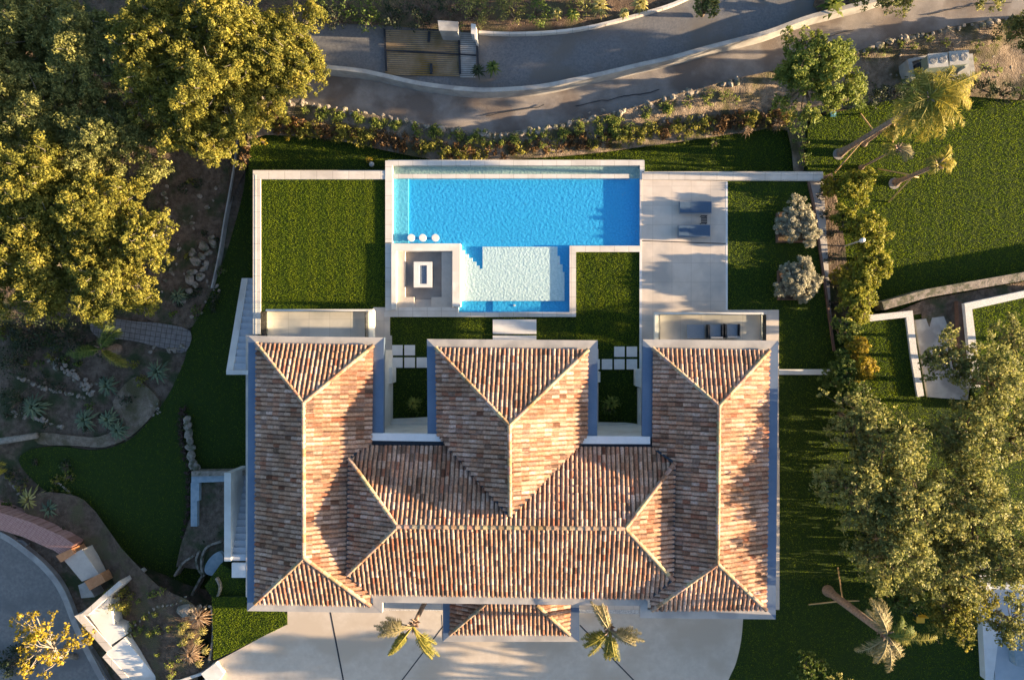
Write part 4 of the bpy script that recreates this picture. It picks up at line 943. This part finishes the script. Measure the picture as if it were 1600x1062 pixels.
# ================================================================ HEAT PUMPS, LAMP, SMALL THINGS
patch('concrete_pad',[(1418,96),(1428,90),(1520,84),(1524,118),(1425,126)],ZE+.35,M['concrete'],skirt=1)
b=MB(); b.prism(L([(1418,93),(1424,91),(1431,124),(1425,126)],ZE+.7),-2,ZE+.7); b.prism(L([(1418,93),(1450,86),(1450,90),(1422,97)],ZE+.702),-2,ZE+.702); tag(b.build('low_wall',M['concrete']),'low grey concrete screen wall around the heat pump pad','wall')
def heatpump(px,py,label):
    zt=ZE+1.9; c=W(px,py,zt); t=thing('heat_pump',label,'heat pump',(c.x,c.y,ZE+.35),'heat pumps on the north-east pad'); a=.08
    R=Matrix.Rotation(a,3,'Z')
    def bx(x0,x1,y0,y1,z0,z1,n,m):
        b=MB(); b.box(x0,x1,y0,y1,z0,z1); b.v=[tuple(R@Vector(v)+Vector((c.x,c.y,0))) for v in b.v]; return b.build(n,M[m],t)
    bx(-.56,.56,-.38,.38,ZE+.45,zt-.10,'coil','hvacside'); bx(-.60,.60,-.42,.42,zt-.10,zt,'casing','hvac')
    for s in (-1,1):
        b=MB(); cc=R@Vector((s*.29,0,0)); b.disc((c.x+cc.x,c.y+cc.y),.235,zt+.002,zt+.02,28); f=b.build('fan_grill',M['cushion'],t)
        r=MB()
        for rr in (.06,.11,.16,.21): 
            r.tube([(c.x+cc.x+rr*math.cos(q*PI/12),c.y+cc.y+rr*math.sin(q*PI/12),zt+.03) for q in range(25)],[.012]*25,4)
        for q in range(6): r.bar((c.x+cc.x,c.y+cc.y,zt+.032),(c.x+cc.x+.23*math.cos(q*PI/3),c.y+cc.y+.23*math.sin(q*PI/3),zt+.032),.008)
        sub(r.build('guard_rings',M['hvac'],attr=None),f)
    return t
b=MB(); b.prism(L([(1433,99),(1449,93),(1449,108),(1436,116)],ZE+1.0),ZE+.35,ZE+1.0); tag(b.build('duct_box',M['black']),'dark open duct box beside the left heat pump','box')
heatpump(1466,94,'white heat pump with two round fan grilles, left one of two'); heatpump(1499,90,'white heat pump with two round fan grilles, right one of two')
b=MB(); b.disc((0,0),.16,0,1.1,16); o=b.build('water_tank',M['hvac']); o.location=W(1507,103,ZE+.35+.9); o.location.z=ZE+.35; tag(o,'small round grey cylinder beside the right heat pump','tank')
t=thing('garden_lamp','slim white garden lamp post rising from the golden hedge','lamp',W(1318,385,ZE))
b=MB(); p=W(1318,385,ZE); b.tube([p,p+Vector((0,0,2.5))],[.05,.04],10); b.build('pole',M['hvac'],t)
b=MB(); b.tube([p+Vector((0,0,2.5)),p+Vector((0,0,2.55)),p+Vector((0,0,2.85)),p+Vector((0,0,2.9))],[.06,.13,.13,.05],14); b.build('lamp_head',M['slabwhite'],t)
t=thing('yellow_chair','small orange-yellow plastic chair on the dark lawn under the trees','chair',W(1438,966,0)); c=W(1438,966,.4)
b=MB(); b.box(c.x-.25,c.x+.25,c.y-.25,c.y+.25,.40,.45); b.build('seat',M['yellow'],t)
b=MB(); b.box(c.x-.25,c.x+.25,c.y+.22,c.y+.27,.45,.9); b.build('backrest',M['yellow'],t)
for sx in (-1,1):
    for sy in (-1,1): b=MB(); b.bar((c.x+sx*.22,c.y+sy*.22,-.05),(c.x+sx*.2,c.y+sy*.2,.40),.025); b.build('leg',M['yellow'],t)
# boxes at the road
t=thing('meter_box','pale box-shaped roadside cabinet above the ribbed crossing','cabinet',W(700,42,ZN+.8))
b=MB(); b.prism(L([(685,36),(715,37),(715,50),(687,49)],ZN+1.9),ZN+.6,ZN+1.9); b.build('body',M['concrete'],t); b=MB(); b.prism(L([(684,32),(716,34),(716,49),(686,48)],ZN+2.0),ZN+1.9+.002,ZN+2.0); b.build('lid',M['concrete'],t)
b=MB(); b.prism(L([(736,37),(743,38),(745,62),(742,62),(741,54),(736,53)],ZN+1.6),ZN+.5,ZN+1.6); tag(b.build('gate_post',M['white']),'white gate post at the upper end of the ribbed crossing','post')
t=thing('lawn_globe_lamp','small round pale lamp on the grass north-west of the pool','lamp',W(581,257,ZN))
c=W(581,257,ZN+.3); b=MB()
b.tube([(c.x,c.y,ZN),(c.x,c.y,ZN+.25)],[.04,.04],8); b.build('stem',M['alu'],t); b=MB(); b.tube([(c.x,c.y,ZN+.2+.3*(1-math.cos(k*PI/8))*.5) for k in range(9)],[.01+.16*math.sin(k*PI/8) for k in range(9)],16); b.build('globe',M['hvac'],t,smooth=True)
for (x,y,lb) in ((677,227,'small teal irrigation box lid at the foot of the rusty hedge'),(1303,178,'small teal irrigation box lid on the east lawn edge')):
    b=MB(); b.prism(L([(x-3.5,y-3.5),(x+3.5,y-3.5),(x+3.5,y+3.5),(x-3.5,y+3.5)],-.62 if x>1200 else -1.0),-2,-.62 if x>1200 else -1.0); tag(b.build('irrigation_box',M['teal']),lb,'valve box')
# planters of the olive trees
for (x,y,lb) in ((1238,355,'square pale corten-edged planter box around the upper olive tree'),(1240,445,'square pale corten-edged planter box around the lower olive tree')):
    c=W(x,y,.3); b=MB(); q=.92
    for (x0,x1,y0,y1) in ((-q,q,-q,-q+.05),(-q,q,q-.05,q),(-q,-q+.05,-q+.05,q-.05),(q-.05,q,-q+.05,q-.05)): b.box(c.x+x0,c.x+x1,c.y+y0,c.y+y1,-.3,.40)
    t=thing('planter_box',lb,'planter',(c.x,c.y,0)); b.build('side_panel',M['corten'],t); b=MB(); b.box(c.x-q+.06,c.x+q-.06,c.y-q+.06,c.y+q-.06,-.2,.3); b.build('soil',M['soil'],t)
# ================================================================ VEGETATION
T=tree
nw='oaks of the north-west grove'
NWT=[(40,45,75,-.6,6,'olive','olive-green oak in the top left corner of the photo',.3),
(135,75,70,0,6.6,'olive','olive oak with bare twigs, second from the left in the top row',.35),
(235,45,70,0,7,'gold','golden green oak in the middle of the top row of the grove',0),
(345,40,72,.2,6.8,'gold','yellow-green oak left of the tree that borders the road',0),
(440,75,66,0,6.4,'gold','golden oak whose crown overhangs the left end of the road',0),
(330,130,85,0,7.2,'gold','large golden oak in the heart of the north-west grove',0),
(240,130,62,0,6.6,'gold','yellow oak left of the large central golden oak',0),
(60,170,85,0,5.6,'olive','dull olive oak at the left edge beside the dark hollow',.3),
(160,215,75,0,5.6,'olive','grey-green oak just left of the black gap in the grove',.25),
(305,190,62,0,6.0,'gold','golden orange oak overhanging the slope right of the black gap',0),
(45,290,90,0,6,'gold','broad golden oak at the left edge, middle height of the photo',0),
(140,330,68,0,6,'gold','golden oak between the broad left oak and the round eastern one',0),
(222,365,50,0,5.6,'gold','round golden oak reaching furthest east into the dark slope',0),
(70,410,80,0,5.6,'gold','golden oak above the lower left garden, near the left edge',.1),
(165,440,62,0,5.6,'gold','golden oak just above the stone path',0),
(-60,120,90,0,7,'olive','oak half outside the left edge near the top',.2),
(-55,400,85,0,6,'gold','oak half outside the left edge below the middle',0),
(395,140,50,0,5.4,'gold','smaller golden oak over the dirt bank at the end of the low wall',0)]
for (x,y,r,dz,h,lf,lb,sp) in NWT: T(x,y,r*1.12,ZW+.05+dz,h,lf,lb,group=nw,sparse=sp*.4,bark='palebark')
# dark understory NW
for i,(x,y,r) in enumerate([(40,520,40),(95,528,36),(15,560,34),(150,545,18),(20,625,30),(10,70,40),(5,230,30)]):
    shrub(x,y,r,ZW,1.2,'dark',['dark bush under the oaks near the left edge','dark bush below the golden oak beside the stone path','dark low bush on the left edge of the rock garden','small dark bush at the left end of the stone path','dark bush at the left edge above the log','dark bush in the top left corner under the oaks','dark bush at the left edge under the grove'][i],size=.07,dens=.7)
se='trees of the south-east grove'
SET=[(1345,655,50,7.6,'olive',.6,'thin-leaved oak at the top left of the south-east grove'),
(1395,700,62,8.0,'olive',.6,'open oak over the lit grass patch in the south-east grove'),
(1490,560,46,6.2,'olive',.6,'small oak between the two raised terraces'),
(1560,600,62,7.0,'olive',.55,'oak with yellowish leaves overhanging the larger raised terrace'),
(1520,680,66,7.4,'olive',.55,'oak in the middle right of the south-east grove'),
(1340,770,60,8.2,'olive',.5,'grey-green oak on the left edge of the south-east grove'),
(1425,790,72,8.6,'olive',.5,'large mixed oak with reddish twigs in the centre of the south-east grove'),
(1530,790,74,7.8,'olive',.5,'large oak at the right edge above the pale neighbour terrace'),
(1400,860,66,8.2,'olive',.45,'oak just above the small round green tree in the south-east grove'),
(1500,880,70,7.0,'olive',.5,'oak right of the centre near the bottom of the grove'),
(1590,880,60,7,'olive',.5,'oak leaning over the neighbour terrace at the right edge'),
(1590,975,44,5.4,'olive',.6,'oak hanging over the lower end of the pale neighbour terrace'),
(1500,960,52,5.6,'gold',.35,'golden leaved tree at the bottom of the south-east grove'),
(1400,930,46,4.2,'green',.2,'bright green round tree behind the tall south-east palm'),
(1650,640,40,6.0,'olive',.6,'oak half outside the right edge'),
(1592,690,42,6.4,'olive',.6,'oak filling the right edge at the middle of the south-east grove'),
(1585,530,34,4.5,'olive',.7,'thin tree standing on the larger raised terrace near the right edge')]
for (x,y,r,h,lf,sp,lb) in SET: T(x,y,r*1.08,-.06,h,lf,lb,group=se,sparse=sp,size=.095,dens=.68)
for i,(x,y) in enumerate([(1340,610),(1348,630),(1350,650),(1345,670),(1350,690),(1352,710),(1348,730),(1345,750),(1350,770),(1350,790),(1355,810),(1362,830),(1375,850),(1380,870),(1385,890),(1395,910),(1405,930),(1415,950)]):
    shrub(x+8,y,21,-.06,2.4,'dark','dense dark bush added below the left row of the south-east grove to shade the lawn',group='bushes added to shade the south-east lawn',size=.10,dens=2.2)  # bushes put in under the crowns to keep low sun off the lawn
# off-frame trees that shade the garden
for (x,y,r,h,lb) in ((1390,-40,60,6,'tree beyond the top edge beside the road'),(1560,-70,70,7,'tree beyond the top edge above the right end of the track'),(1640,60,60,5,'dark tree at the right edge beside the track'),(1330,1120,60,6,'tree beyond the bottom edge right of the driveway')):
    T(x,y,r,-.5,h,'olive',lb,group='trees just outside the picture')
T(1280,112,76,ZN+.4,5.6,'lime','large bright green feathery tree overlapping the track and the east lawn',name='pepper_tree',size=.085,dens=1.3,clr=.2)
T(1247,346,37,.15,1.15,'grey','round silver-grey olive tree, upper one of the two in planters',name='olive_tree',size=.05,dens=2.4,group='olive trees in planters',clr=.27,bark='palebark')
T(1249,437,38,.15,1.15,'grey','round silver-grey olive tree, lower one of the two in planters',name='olive_tree',size=.05,dens=2.4,group='olive trees in planters',clr=.27,bark='palebark')
hg='shrubs of the golden hedge'
for i,(x,y,r,h,lf,lb) in enumerate([(1340,292,26,2.6,'hedge','golden hedge shrub at the top of the hedge beside the lawn'),(1298,290,13,2.0,'yellow','small yellow shrub at the corner of the long white wall'),
 (1362,362,28,2.7,'hedge','golden hedge shrub just above the garden lamp'),(1320,340,18,2.2,'hedge','narrow golden shrub left of the lamp, upper part'),(1365,405,27,2.7,'hedge','golden hedge shrub just below the garden lamp'),
 (1345,445,30,2.8,'hedge','golden hedge shrub above the raised terrace'),(1318,430,16,2.2,'yellow','yellowish narrow shrub on the left of the hedge'),(1340,480,24,2.4,'hedge','golden shrub at the lower end of the tall hedge'),
 (1325,515,18,2.0,'lime','green shrub left of the smaller raised terrace corner'),(1338,540,17,2.1,'yellow','bright yellow shrub left of the smaller raised terrace'),(1350,575,20,2.4,'yellow','yellow shrub at the foot of the smaller raised terrace'),
 (1318,585,26,2.6,'green','dark green shrub at the end of the short white wall'),(1335,620,26,2.6,'green','green shrub below the short white wall')]):
    T(x,y,r*1.22,ZE if y<480 else -.1,h*.70 if y<500 else h+.1,lf,lb,name='hedge_shrub',cat='shrub',group=hg,size=.07,dens=1.4,clr=.3)
for i,(x,y) in enumerate([(1288,300),(1291,330),(1296,365),(1300,400),(1305,440),(1310,475),(1312,505),(1316,540)]):
    shrub(x,y,13,ZE+.2,1.0,'dark','low dark bush in the bed between lawn edging and golden hedge',group='dark bushes in the hedge bed',size=.06,dens=.8)
# hedge at the corner north of the deck + dark shrubs under heat pumps
for i,(x,y) in enumerate([(1252,200),(1256,222),(1258,245)]): shrub(x,y,13,ZN+.4,1.2,'green','leafy green bush in the corner hedge between the two lawns',group='green bushes in the corner hedge',size=.07)
for i,(x,y) in enumerate([(1345,150),(1375,144),(1405,138),(1430,132),(1455,128),(1485,122),(1515,126),(1545,134),(1575,142),(1605,150)]): shrub(x,y,20,ZE+.1,1.2,'dark' if i%3 else 'green','dense dark green bush in the row behind the east lawn',group='bushes behind the east lawn',size=.07,dens=1.8)
shrub(1590,50,28,ZE,1.6,'dark','dark bush at the upper right edge beside the track')
# rusty hedge row
hx=smooth([(415,185),(450,192),(490,200),(540,206),(600,216),(660,226),(720,232),(800,229),(880,220),(960,212),(1040,200),(1120,192),(1180,186),(1225,184)],5)
k=0
for i,(x,y) in enumerate(hx):
    lf='rust' if random.random()<.6 else 'gold'
    shrub(x+random.uniform(-3,3),y-1+random.uniform(-2,2),random.uniform(15,21),ZN+.2,1.0,lf,'rust-brown low bush in the long hedge row' if lf=='rust' else 'golden-brown low bush in the long hedge row',group='rust-brown bushes in the hedge row' if lf=='rust' else 'golden-brown bushes in the hedge row',size=.065,dens=1.9)
for i,(x,y,r,lf) in enumerate([(385,225,13,'rust'),(378,245,10,'rust'),(392,205,12,'rust'),(372,258,8,'gold'),(408,222,8,'yellow')]): shrub(x,y,r,ZN,.9,lf,['rust-brown bush on the bank left of the north grass','small rust-brown bush lower on the bank','rust-brown bush at the top of the bank','small golden bush at the bottom of the bank','small bright yellow bush at the west end of the north grass'][i],size=.05)
# green weeds on bank
wl=[(440,170,10),(520,178,12),(556,180,9),(600,190,7),(648,194,7),(680,200,6),(745,205,7),(757,206,6),(830,205,7),(905,197,16),(935,190,12),(955,187,11),(1010,172,9),(1035,165,8),(1075,157,12),(1110,150,17),(1135,148,12),(1150,155,8),(1360,82,13),(1385,78,12),(1410,68,9),(1430,72,8),(1455,58,9),(1480,65,8),(1520,95,9),(1540,105,10),(1560,108,12),(1530,70,12),(1555,60,14)]
for k in range(120):
    u=random.random(); i0=int(u*(len(BED)-20)); q=BED[i0]; 
    if 400<q[0]<1600: wl.append((q[0]+random.uniform(-8,8),q[1]+random.uniform(3,17)+(20*random.random() if 850<q[0]<1150 else 0),random.uniform(4,10)))
for (x,y,r) in wl: shrub(x,y,r,-.72,.4,'lime','small bright green weed clump on the rocky bank',name='weed_clump',cat='plant',group='green weeds on the rocky bank',size=.05,dens=.9)
# rocks on the bank: row along the track
rr=smooth([(455,160),(500,166),(560,176),(620,187),(680,197),(740,207),(780,210),(830,204),(880,194),(940,182),(985,171),(1040,154),(1090,142),(1150,128)],5)
for (x,y) in rr+smooth([(1335,84),(1400,62),(1450,54),(1520,38),(1590,28)],6):
    rock(x+random.uniform(-3,3),y+random.uniform(-1.5,2.5),random.uniform(3,7.5),-.66,'pale irregular boulder in the row edging the dirt track','boulders edging the dirt track')
for k in range(46):
    q=random.choice([(880,1180,160,200),(960,1100,155,190),(1330,1420,85,120),(1500,1600,80,120)]); rock(random.uniform(q[0],q[1]),random.uniform(q[2],q[3])-(0 if q[0]>1300 else 0),random.uniform(1.6,4),-.95,'small loose pale stone on the rocky bank','loose stones on the rocky bank',name='stone')
# rocks west
for (x,y,r) in [(296,436,9),(300,425,8),(312,432,8),(318,420,7),(305,408,9),(315,400,8),(325,395,7),(332,380,8),(330,372,6),(318,385,8),(300,395,7),(305,445,7),(296,455,6),(322,412,6),(286,470,5)]: rock(x,y,r,ZW+.15,'grey-white boulder in the pile on the dark west slope','boulders piled on the west slope')
for (x,y,r) in [(292,655,7),(293,666,8),(294,677,8),(296,688,8),(297,699,9),(298,712,10),(300,724,10),(306,731,8),(291,661,5)]: rock(x,y,r,ZW+.3,'pale boulder in the short rock wall next to the purple hedge','boulders by the purple hedge')
for k in range(44):
    u=random.random(); rock(82+70*u+random.uniform(-9,9),560+55*u+random.uniform(-9,9),random.uniform(2.5,5),ZW+.1,'rounded grey stone in the dry rock stream','stones of the dry rock stream',name='stone')
for k in range(26):
    u=random.random(); rock(20+85*u,645+22*u+random.uniform(-4,4),random.uniform(2,4),ZW+.1,'small grey stone along the lower edge of the rock garden','stones along the rock garden edge',name='stone')
for k in range(14): rock(240+random.uniform(-6,52),545+random.uniform(-5,5),random.uniform(2,4),ZW+.1,'small pale stone beside the stone path','stones beside the stone path',name='stone')
for k in range(18):
    u=k/17; rock(92+32*u**.8+random.uniform(-1,1),755+36*u+random.uniform(-1,1),2,ZW+.2,'small white edging stone on the curved bed border','white edging stones of the curved bed',name='stone')
for k in range(9): rock(238+random.uniform(-2,14)*(1-k/20),648-2.2*k+random.uniform(-1,1),2,ZW+.2,'small white edging stone near the point of the rock garden','white edging stones at the rock garden point',name='stone')
for k in range(15):
    u=k/14; rock(190+100*u,982-52*u+5*math.sin(u*9),random.uniform(1.8,3),-1.9+max(0,min(1.85,((190+100*u-870)/25+30)*.34)),'pale stone in the line across the succulent bed','line of stones in the succulent bed',name='stone')
rock(290,953,12,-.1,'large striped grey boulder in the succulent bed','large boulder'); 
for (x,y) in ((313,947),(320,949),(327,947)): rock(x,y,3,-.02,'small white round stone at the tip of the succulent bed','white round stones at the bed tip',name='stone')
for k in range(34): rock(random.uniform(245,345),random.uniform(290,500),random.uniform(1.5,4.5),ZW+.1,'small scattered stone on the dark west slope','scattered stones on the west slope',name='stone')
for pts in ([(30,590),(60,604),(95,612),(130,622)],[(255,300),(262,340),(258,390),(268,430)],[(10,745),(35,775),(70,800),(100,815)]):
    for (x,y) in smooth(pts,6): rock(x+random.uniform(-2,2),y+random.uniform(-2,2),random.uniform(2.5,4.5),ZW+.1,'grey stone in the dry-stone edging rows of the west garden','dry-stone rows of the west garden',name='stone')
# purple hedge
for (x,y) in smooth([(285,640),(281,655),(280,675),(283,695),(288,715),(292,738),(293,765),(293,790),(290,815),(286,840)],2): shrub(x,y,7,ZW,.6,'purple','dark purple low bush in the curved hedge line on the west lawn',group='purple bushes in the curved hedge',size=.04,dens=1.1)
# rock garden plants west
rosette(135,655,22,ZW,'agave','green spiky agave, left of three near the rock garden border',h=.5); rosette(172,655,20,ZW,'agave','yellow-green spiky agave, upper right of three near the rock garden border',h=.6); rosette(187,672,20,ZW,'agave','green spiky agave, lower right of three near the rock garden border')
rosette(55,635,24,ZW,'agave','blue-grey agave in the middle of the rock garden',n=44); rosette(170,602,20,ZW,'agave','dark green spiky plant beside the drooping palm frond')
rosette(50,780,24,ZW,'agavey','yellow-green spiky plant, left half of the pair at the left edge',h=.6); rosette(82,793,24,ZW,'agave','yellow-green spiky plant, right half of the pair at the left edge',h=.6)
rosette(248,580,22,ZW,'rosette' if 0 else 'agave','dark spiky plant in the black hollow below the stone path',n=26)
rosette(280,462,16,ZW,'agave','small spiky plant below the boulder pile',n=24)
rosette(313,962,20,-.05,'drygrass','dry straw-coloured spiky tuft, upper one in the succulent bed',n=60,wid=.035,h=.4); rosette(300,1020,22,-.05,'drygrass','dry straw-coloured spiky tuft, lower one in the succulent bed',n=60,wid=.035,h=.4)
rosette(770,107,13,ZN+.75,'green','dark green yucca on the verge above the low wall',name='yucca',n=50,wid=.045,h=.7); rosette(747,112,13,ZN+.75,'dark','dark spiky yucca beside the gate end of the road',name='yucca',n=40,wid=.04,h=.7)
for (x,y,r,lb) in ((937,12,17,'large striped yellow agave at the top edge'),(975,22,9,'small striped yellow agave near the road edge'),(1000,8,15,'striped yellow agave near the top edge, right of the large one'),(870,22,10,'yellow-green agave left of the large striped one'),(895,24,12,'green agave left of the large striped one')): rosette(x,y,r,ZN+.85,'agavey' if r!=12 else 'lime',lb,n=40,wid=.06)
rosette(1300,8,24,ZN+.85,'lime','bright green broad-leaved plant at the upper edge of the road',name='banana_plant',n=22,wid=.14,h=.8)
for i,(x,y,r,h,lf,lb) in enumerate([(735,12,34,2.0,'olive','olive green bush above the white cabinet'),(790,8,30,1.8,'olive','olive green bush right of the white cabinet'),(835,15,26,1.6,'green','grey-green bush at the top edge above the road'),(905,-5,26,1.6,'olive','bush at the very top edge above the agaves'),(1105,5,22,3.5,'olive','round olive-green tree crown over the shaded road')]):
    if i<4: shrub(x,y,r,ZN+.8,h,lf,lb,size=.07)
    else: T(x,y,r,ZN+.8,h,lf,lb,size=.08,name='olive_tree')
for (x,y,lf) in [(500,8,'green'),(540,5,'green'),(580,8,'green'),(620,6,'dark'),(660,8,'dark'),(700,5,'dark'),(520,22,'dark'),(570,24,'green'),(610,25,'dark'),(655,26,'dark')]: shrub(x,y,24,ZN+.8,1.8,lf,'dense clipped green bush in the hedge above the road' if lf=='green' else 'dense dark bush in the hedge above the road',group='green bushes in the top hedge' if lf=='green' else 'dark bushes in the top hedge',size=.07,dens=.8)
for (x,y,r,lb) in ((450,212,9,'pale yellow-green small bush on the north grass, left'),(575,249,6,'tiny yellow shrub beside the globe lamp'),(1074,215,9,'small lime-green shrub on the north grass, left of a pair'),(1115,222,11,'small lime-green shrub on the north grass, right of a pair')): shrub(x,y,r,ZN,.7,'yellow' if x<700 else 'lime',lb,size=.05,dens=.7)
for (x,y,r,lb) in ((1166,205,11,'bare pinkish shrub in the shade of the north grass'),(1212,195,14,'bare pinkish shrub near the corner hedge')): rosette(x,y,r,ZN,'drygrass',lb,name='bare_shrub',cat='shrub',n=60,wid=.018,h=.9)
for (x,y,r,z,lf,lb) in ((645,634,17,-.1,'green','green yucca in the left courtyard'),(953,634,19,-.1,'green','green bushy plant in the right courtyard')): 
    shrub(x,y,r,z,1.0,lf,lb,name='courtyard_plant',cat='plant',size=.08); rosette(x+2,y-5,12,z+.5,'lime',lb.replace('green','spiky green crown above the'),name='yucca',n=30)
sc=[(205,975),(225,965),(232,990),(245,985),(262,983),(282,978),(212,990),(232,992),(218,983),(244,1022),(265,1055),(202,990),(250,925),(232,930),(240,928),(215,940),(282,1005),(262,1040),(280,1030),(240,960)]
for (x,y) in sc: shrub(x,y,random.uniform(5,8),-1.9+max(0,min(1.85,((x-870)/25+30)*.34)),.35,'lime','small round pale green succulent in the south-west bed',name='succulent',cat='plant',group='succulents in the south-west bed',size=.045)
shrub(180,940,27,-1.2,1.6,'gold','rounded yellow-green bush growing over the white entrance wall',size=.06); shrub(100,826,13,ZW,.9,'dark','dark round bush behind the brick wall'); shrub(190,925,14,-1.2,.8,'gold','low yellow bush beside the white entrance wall')
for (x,y) in [(292,975),(285,985),(300,990),(310,1000),(318,985),(290,1000),(322,1015),(312,1035)]: rosette(x,y,8,-.05,'agavey','brownish spiky tuft in the right part of the south-west bed',name='spiky_tuft',group='brownish tufts in the south-west bed',n=26,wid=.03,h=.3)
shrub(22,1040,34,-2.3,1.0,'dark','dark low bush on the road corner beneath the yellow tree',size=.07)
T(62,1010,62,-2.2,5.0,'yellow','bright yellow sparsely leaved tree over the south-west road',name='yellow_tree',sparse=1.0,size=.085,dens=.55,clr=.15,bark='palebark',lean=(1.0,-1.5))
T(1270,1050,32,-.06,3.0,'green','small bushy green tree at the bottom edge on the dark lawn',size=.09)
gcn=0
for k in range(95):
    x,y=random.choice([(random.uniform(5,230),random.uniform(560,670)),(random.uniform(240,350),random.uniform(280,500)),(random.uniform(0,140),random.uniform(505,570)),(random.uniform(0,110),random.uniform(720,830)),(random.uniform(305,350),random.uniform(760,850))])
    shrub(x,y,random.uniform(5,15),ZW,.5,random.choice(['dark','green','dark','gold']),'low leafy bush scattered among the rocks of the shaded west garden',group='small bushes of the west garden',size=.06,dens=.6)
b=MB(); b.prism(L(ribbon(smooth([(371,214),(368,240),(360,290),(350,345),(341,400),(330,450)],4),2.2),ZW+.35),-3,ZW+.35); tag(b.build('low_wall',M['concrete']),'thin pale edging wall between the dark west slope and the grass','wall')
# log and wall at left
b=MB(); b.tube([W(-20,692,ZW+.3),W(20,686,ZW+.3),W(58,680,ZW+.3)],[.22,.21,.2],12); tag(b.build('fallen_log',M['palebark'],smooth=True),'pale fallen log lying at the left edge of the rock garden','log')
# palms
def fr(*a): return [x if len(x)==5 else (*x,None) for x in a]
rp=random.Random(5)
def wind(n,az,spread,l,el=(10,50),dr=(70,120),lf=None): return [(az+rp.uniform(-spread,spread),l*rp.uniform(.8,1.1),rp.uniform(*el),rp.uniform(*dr),lf) for _ in range(n)]
palm(1313,239,1453,152,ZE,9.6,wind(12,5,22,2.7,lf='frondgold')+wind(6,45,25,2.2,lf='frondgold')+wind(7,215,35,2.2,lf='frond')+wind(7,290,25,2.3,lf='frondgold')+wind(5,120,40,1.8,lf='frond'),'tall leaning-looking palm with wind-blown golden fronds at the top of the east lawn',stakes=((1304,270,3.2),(1345,178,4.2),(1395,222,6.4)),tr=.15,wl=.5,ring=True)
palm(1350,225,1398,190,ZE,4.6,wind(9,20,60,1.3,lf='frondgold')+wind(6,240,60,1.2,lf='frond'),'small golden-leaved palm close beside the trunk of the tallest east palm',tr=.08,wl=.35)
palm(1400,285,1466,257,ZE,5.2,wind(12,15,45,1.35,lf='frondgold')+wind(6,170,60,.9,lf='frond'),'short palm with a small yellow-green tuft on the east lawn',stakes=((1388,316,2.5),(1372,264,2.2),(1435,277,2.0)),tr=.13,ring=True)
palm(1345,262,1402,232,ZE,5.0,wind(7,330,40,1.1,lf='fronddry')+wind(4,200,40,.9,lf='frond'),'thin young palm with drooping grey-green fronds between the two larger east palms',tr=.06)
palm(1293,922,1386,992,-.06,8.0,wind(6,340,20,2.4,lf='frond')+wind(5,290,20,2.3,lf='fronddry')+wind(5,110,25,2.0,lf='fronddry')+wind(4,240,25,2.0,lf='fronddry')+wind(3,30,25,1.9,lf='green'),'tall palm with reddish-brown trunk on the dark south-east lawn',leaf='frond',stakes=((1309,886,2.4),(1264,944,2.2),(1342,938,2.2)),tr=.21)
palm(676,917,645,978,-.03,6.0,wind(9,178,15,2.0,el=(0,50),dr=(40,75),lf='fronddry')+wind(10,234,15,1.9,el=(0,50),dr=(40,75),lf='frond')+wind(8,308,11,2.1,el=(0,35),dr=(40,75),lf='frond'),'palm with three wind-blown frond tufts left of the porch',tr=.14,wl=.30,st=.36)
palm(940,923,953,985,-.03,6.0,wind(9,212,14,1.8,el=(0,45),dr=(40,75),lf='frond')+wind(13,272,19,1.7,el=(0,50),dr=(40,80),lf='frond')+wind(10,345,13,1.8,el=(0,45),dr=(40,75),lf='fronddry')+wind(11,115,12,1.9,el=(0,45),dr=(40,75),lf='fronddry'),'palm with four wind-blown frond tufts right of the porch',tr=.14,wl=.30,st=.22)
palm(182,545,158,545,ZW,1.4,wind(7,185,14,2.4,lf='green')+wind(5,60,22,2.0,lf='green')+wind(4,318,6,2.1,lf='frond'),'broad green palm with long arching fronds below the stone path',tr=.2)
palm(-20,718,-38,722,ZW,1.0,wind(6,-15,22,2.0,lf='frondgold'),'yellowish palm fronds reaching in from the left edge',tr=.16)
# ================================================================ CAMERA, LIGHT, WORLD
cam=bpy.data.objects.new('camera',bpy.data.cameras.new('camera')); col.objects.link(cam)
cam.location=(0,0,H); cam.rotation_euler=(0,0,0); cd=cam.data; cd.sensor_width=36; cd.lens=36*H*S/1600; cd.clip_end=3000
cd.shift_x=(800-NX)/1600; cd.shift_y=0
bpy.context.scene.camera=cam
EL_=8.7; AZ=2.1
v=Vector((math.cos(math.radians(EL_))*math.cos(math.radians(AZ)),-math.cos(math.radians(EL_))*math.sin(math.radians(AZ)),math.sin(math.radians(EL_))))
sl=bpy.data.lights.new('sun','SUN'); sl.energy=5.0; sl.angle=math.radians(.5); sl.color=(1,.72,.43)
so=bpy.data.objects.new('sun',sl); col.objects.link(so); so.rotation_euler=v.to_track_quat('Z','Y').to_euler()
w=bpy.data.worlds.new('World'); bpy.context.scene.world=w; w.use_nodes=True; nt=w.node_tree
sky=nt.nodes.new('ShaderNodeTexSky'); sky.sky_type='NISHITA'; sky.sun_disc=False; sky.ozone_density=2.0; sky.air_density=.9; sky.dust_density=2.0; sky.sun_elevation=math.radians(EL_); sky.sun_rotation=math.radians(90+AZ)
bg=nt.nodes['Background']; bg.inputs['Strength'].default_value=.075; nt.links.new(sky.outputs[0],bg.inputs['Color'])
sc_=bpy.context.scene; sc_.view_settings.view_transform='Standard'; sc_.view_settings.look='None'; sc_.view_settings.exposure=2.35; sc_.view_settings.gamma=1
for o in col.objects:
    if '_w' in o: del o['_w']
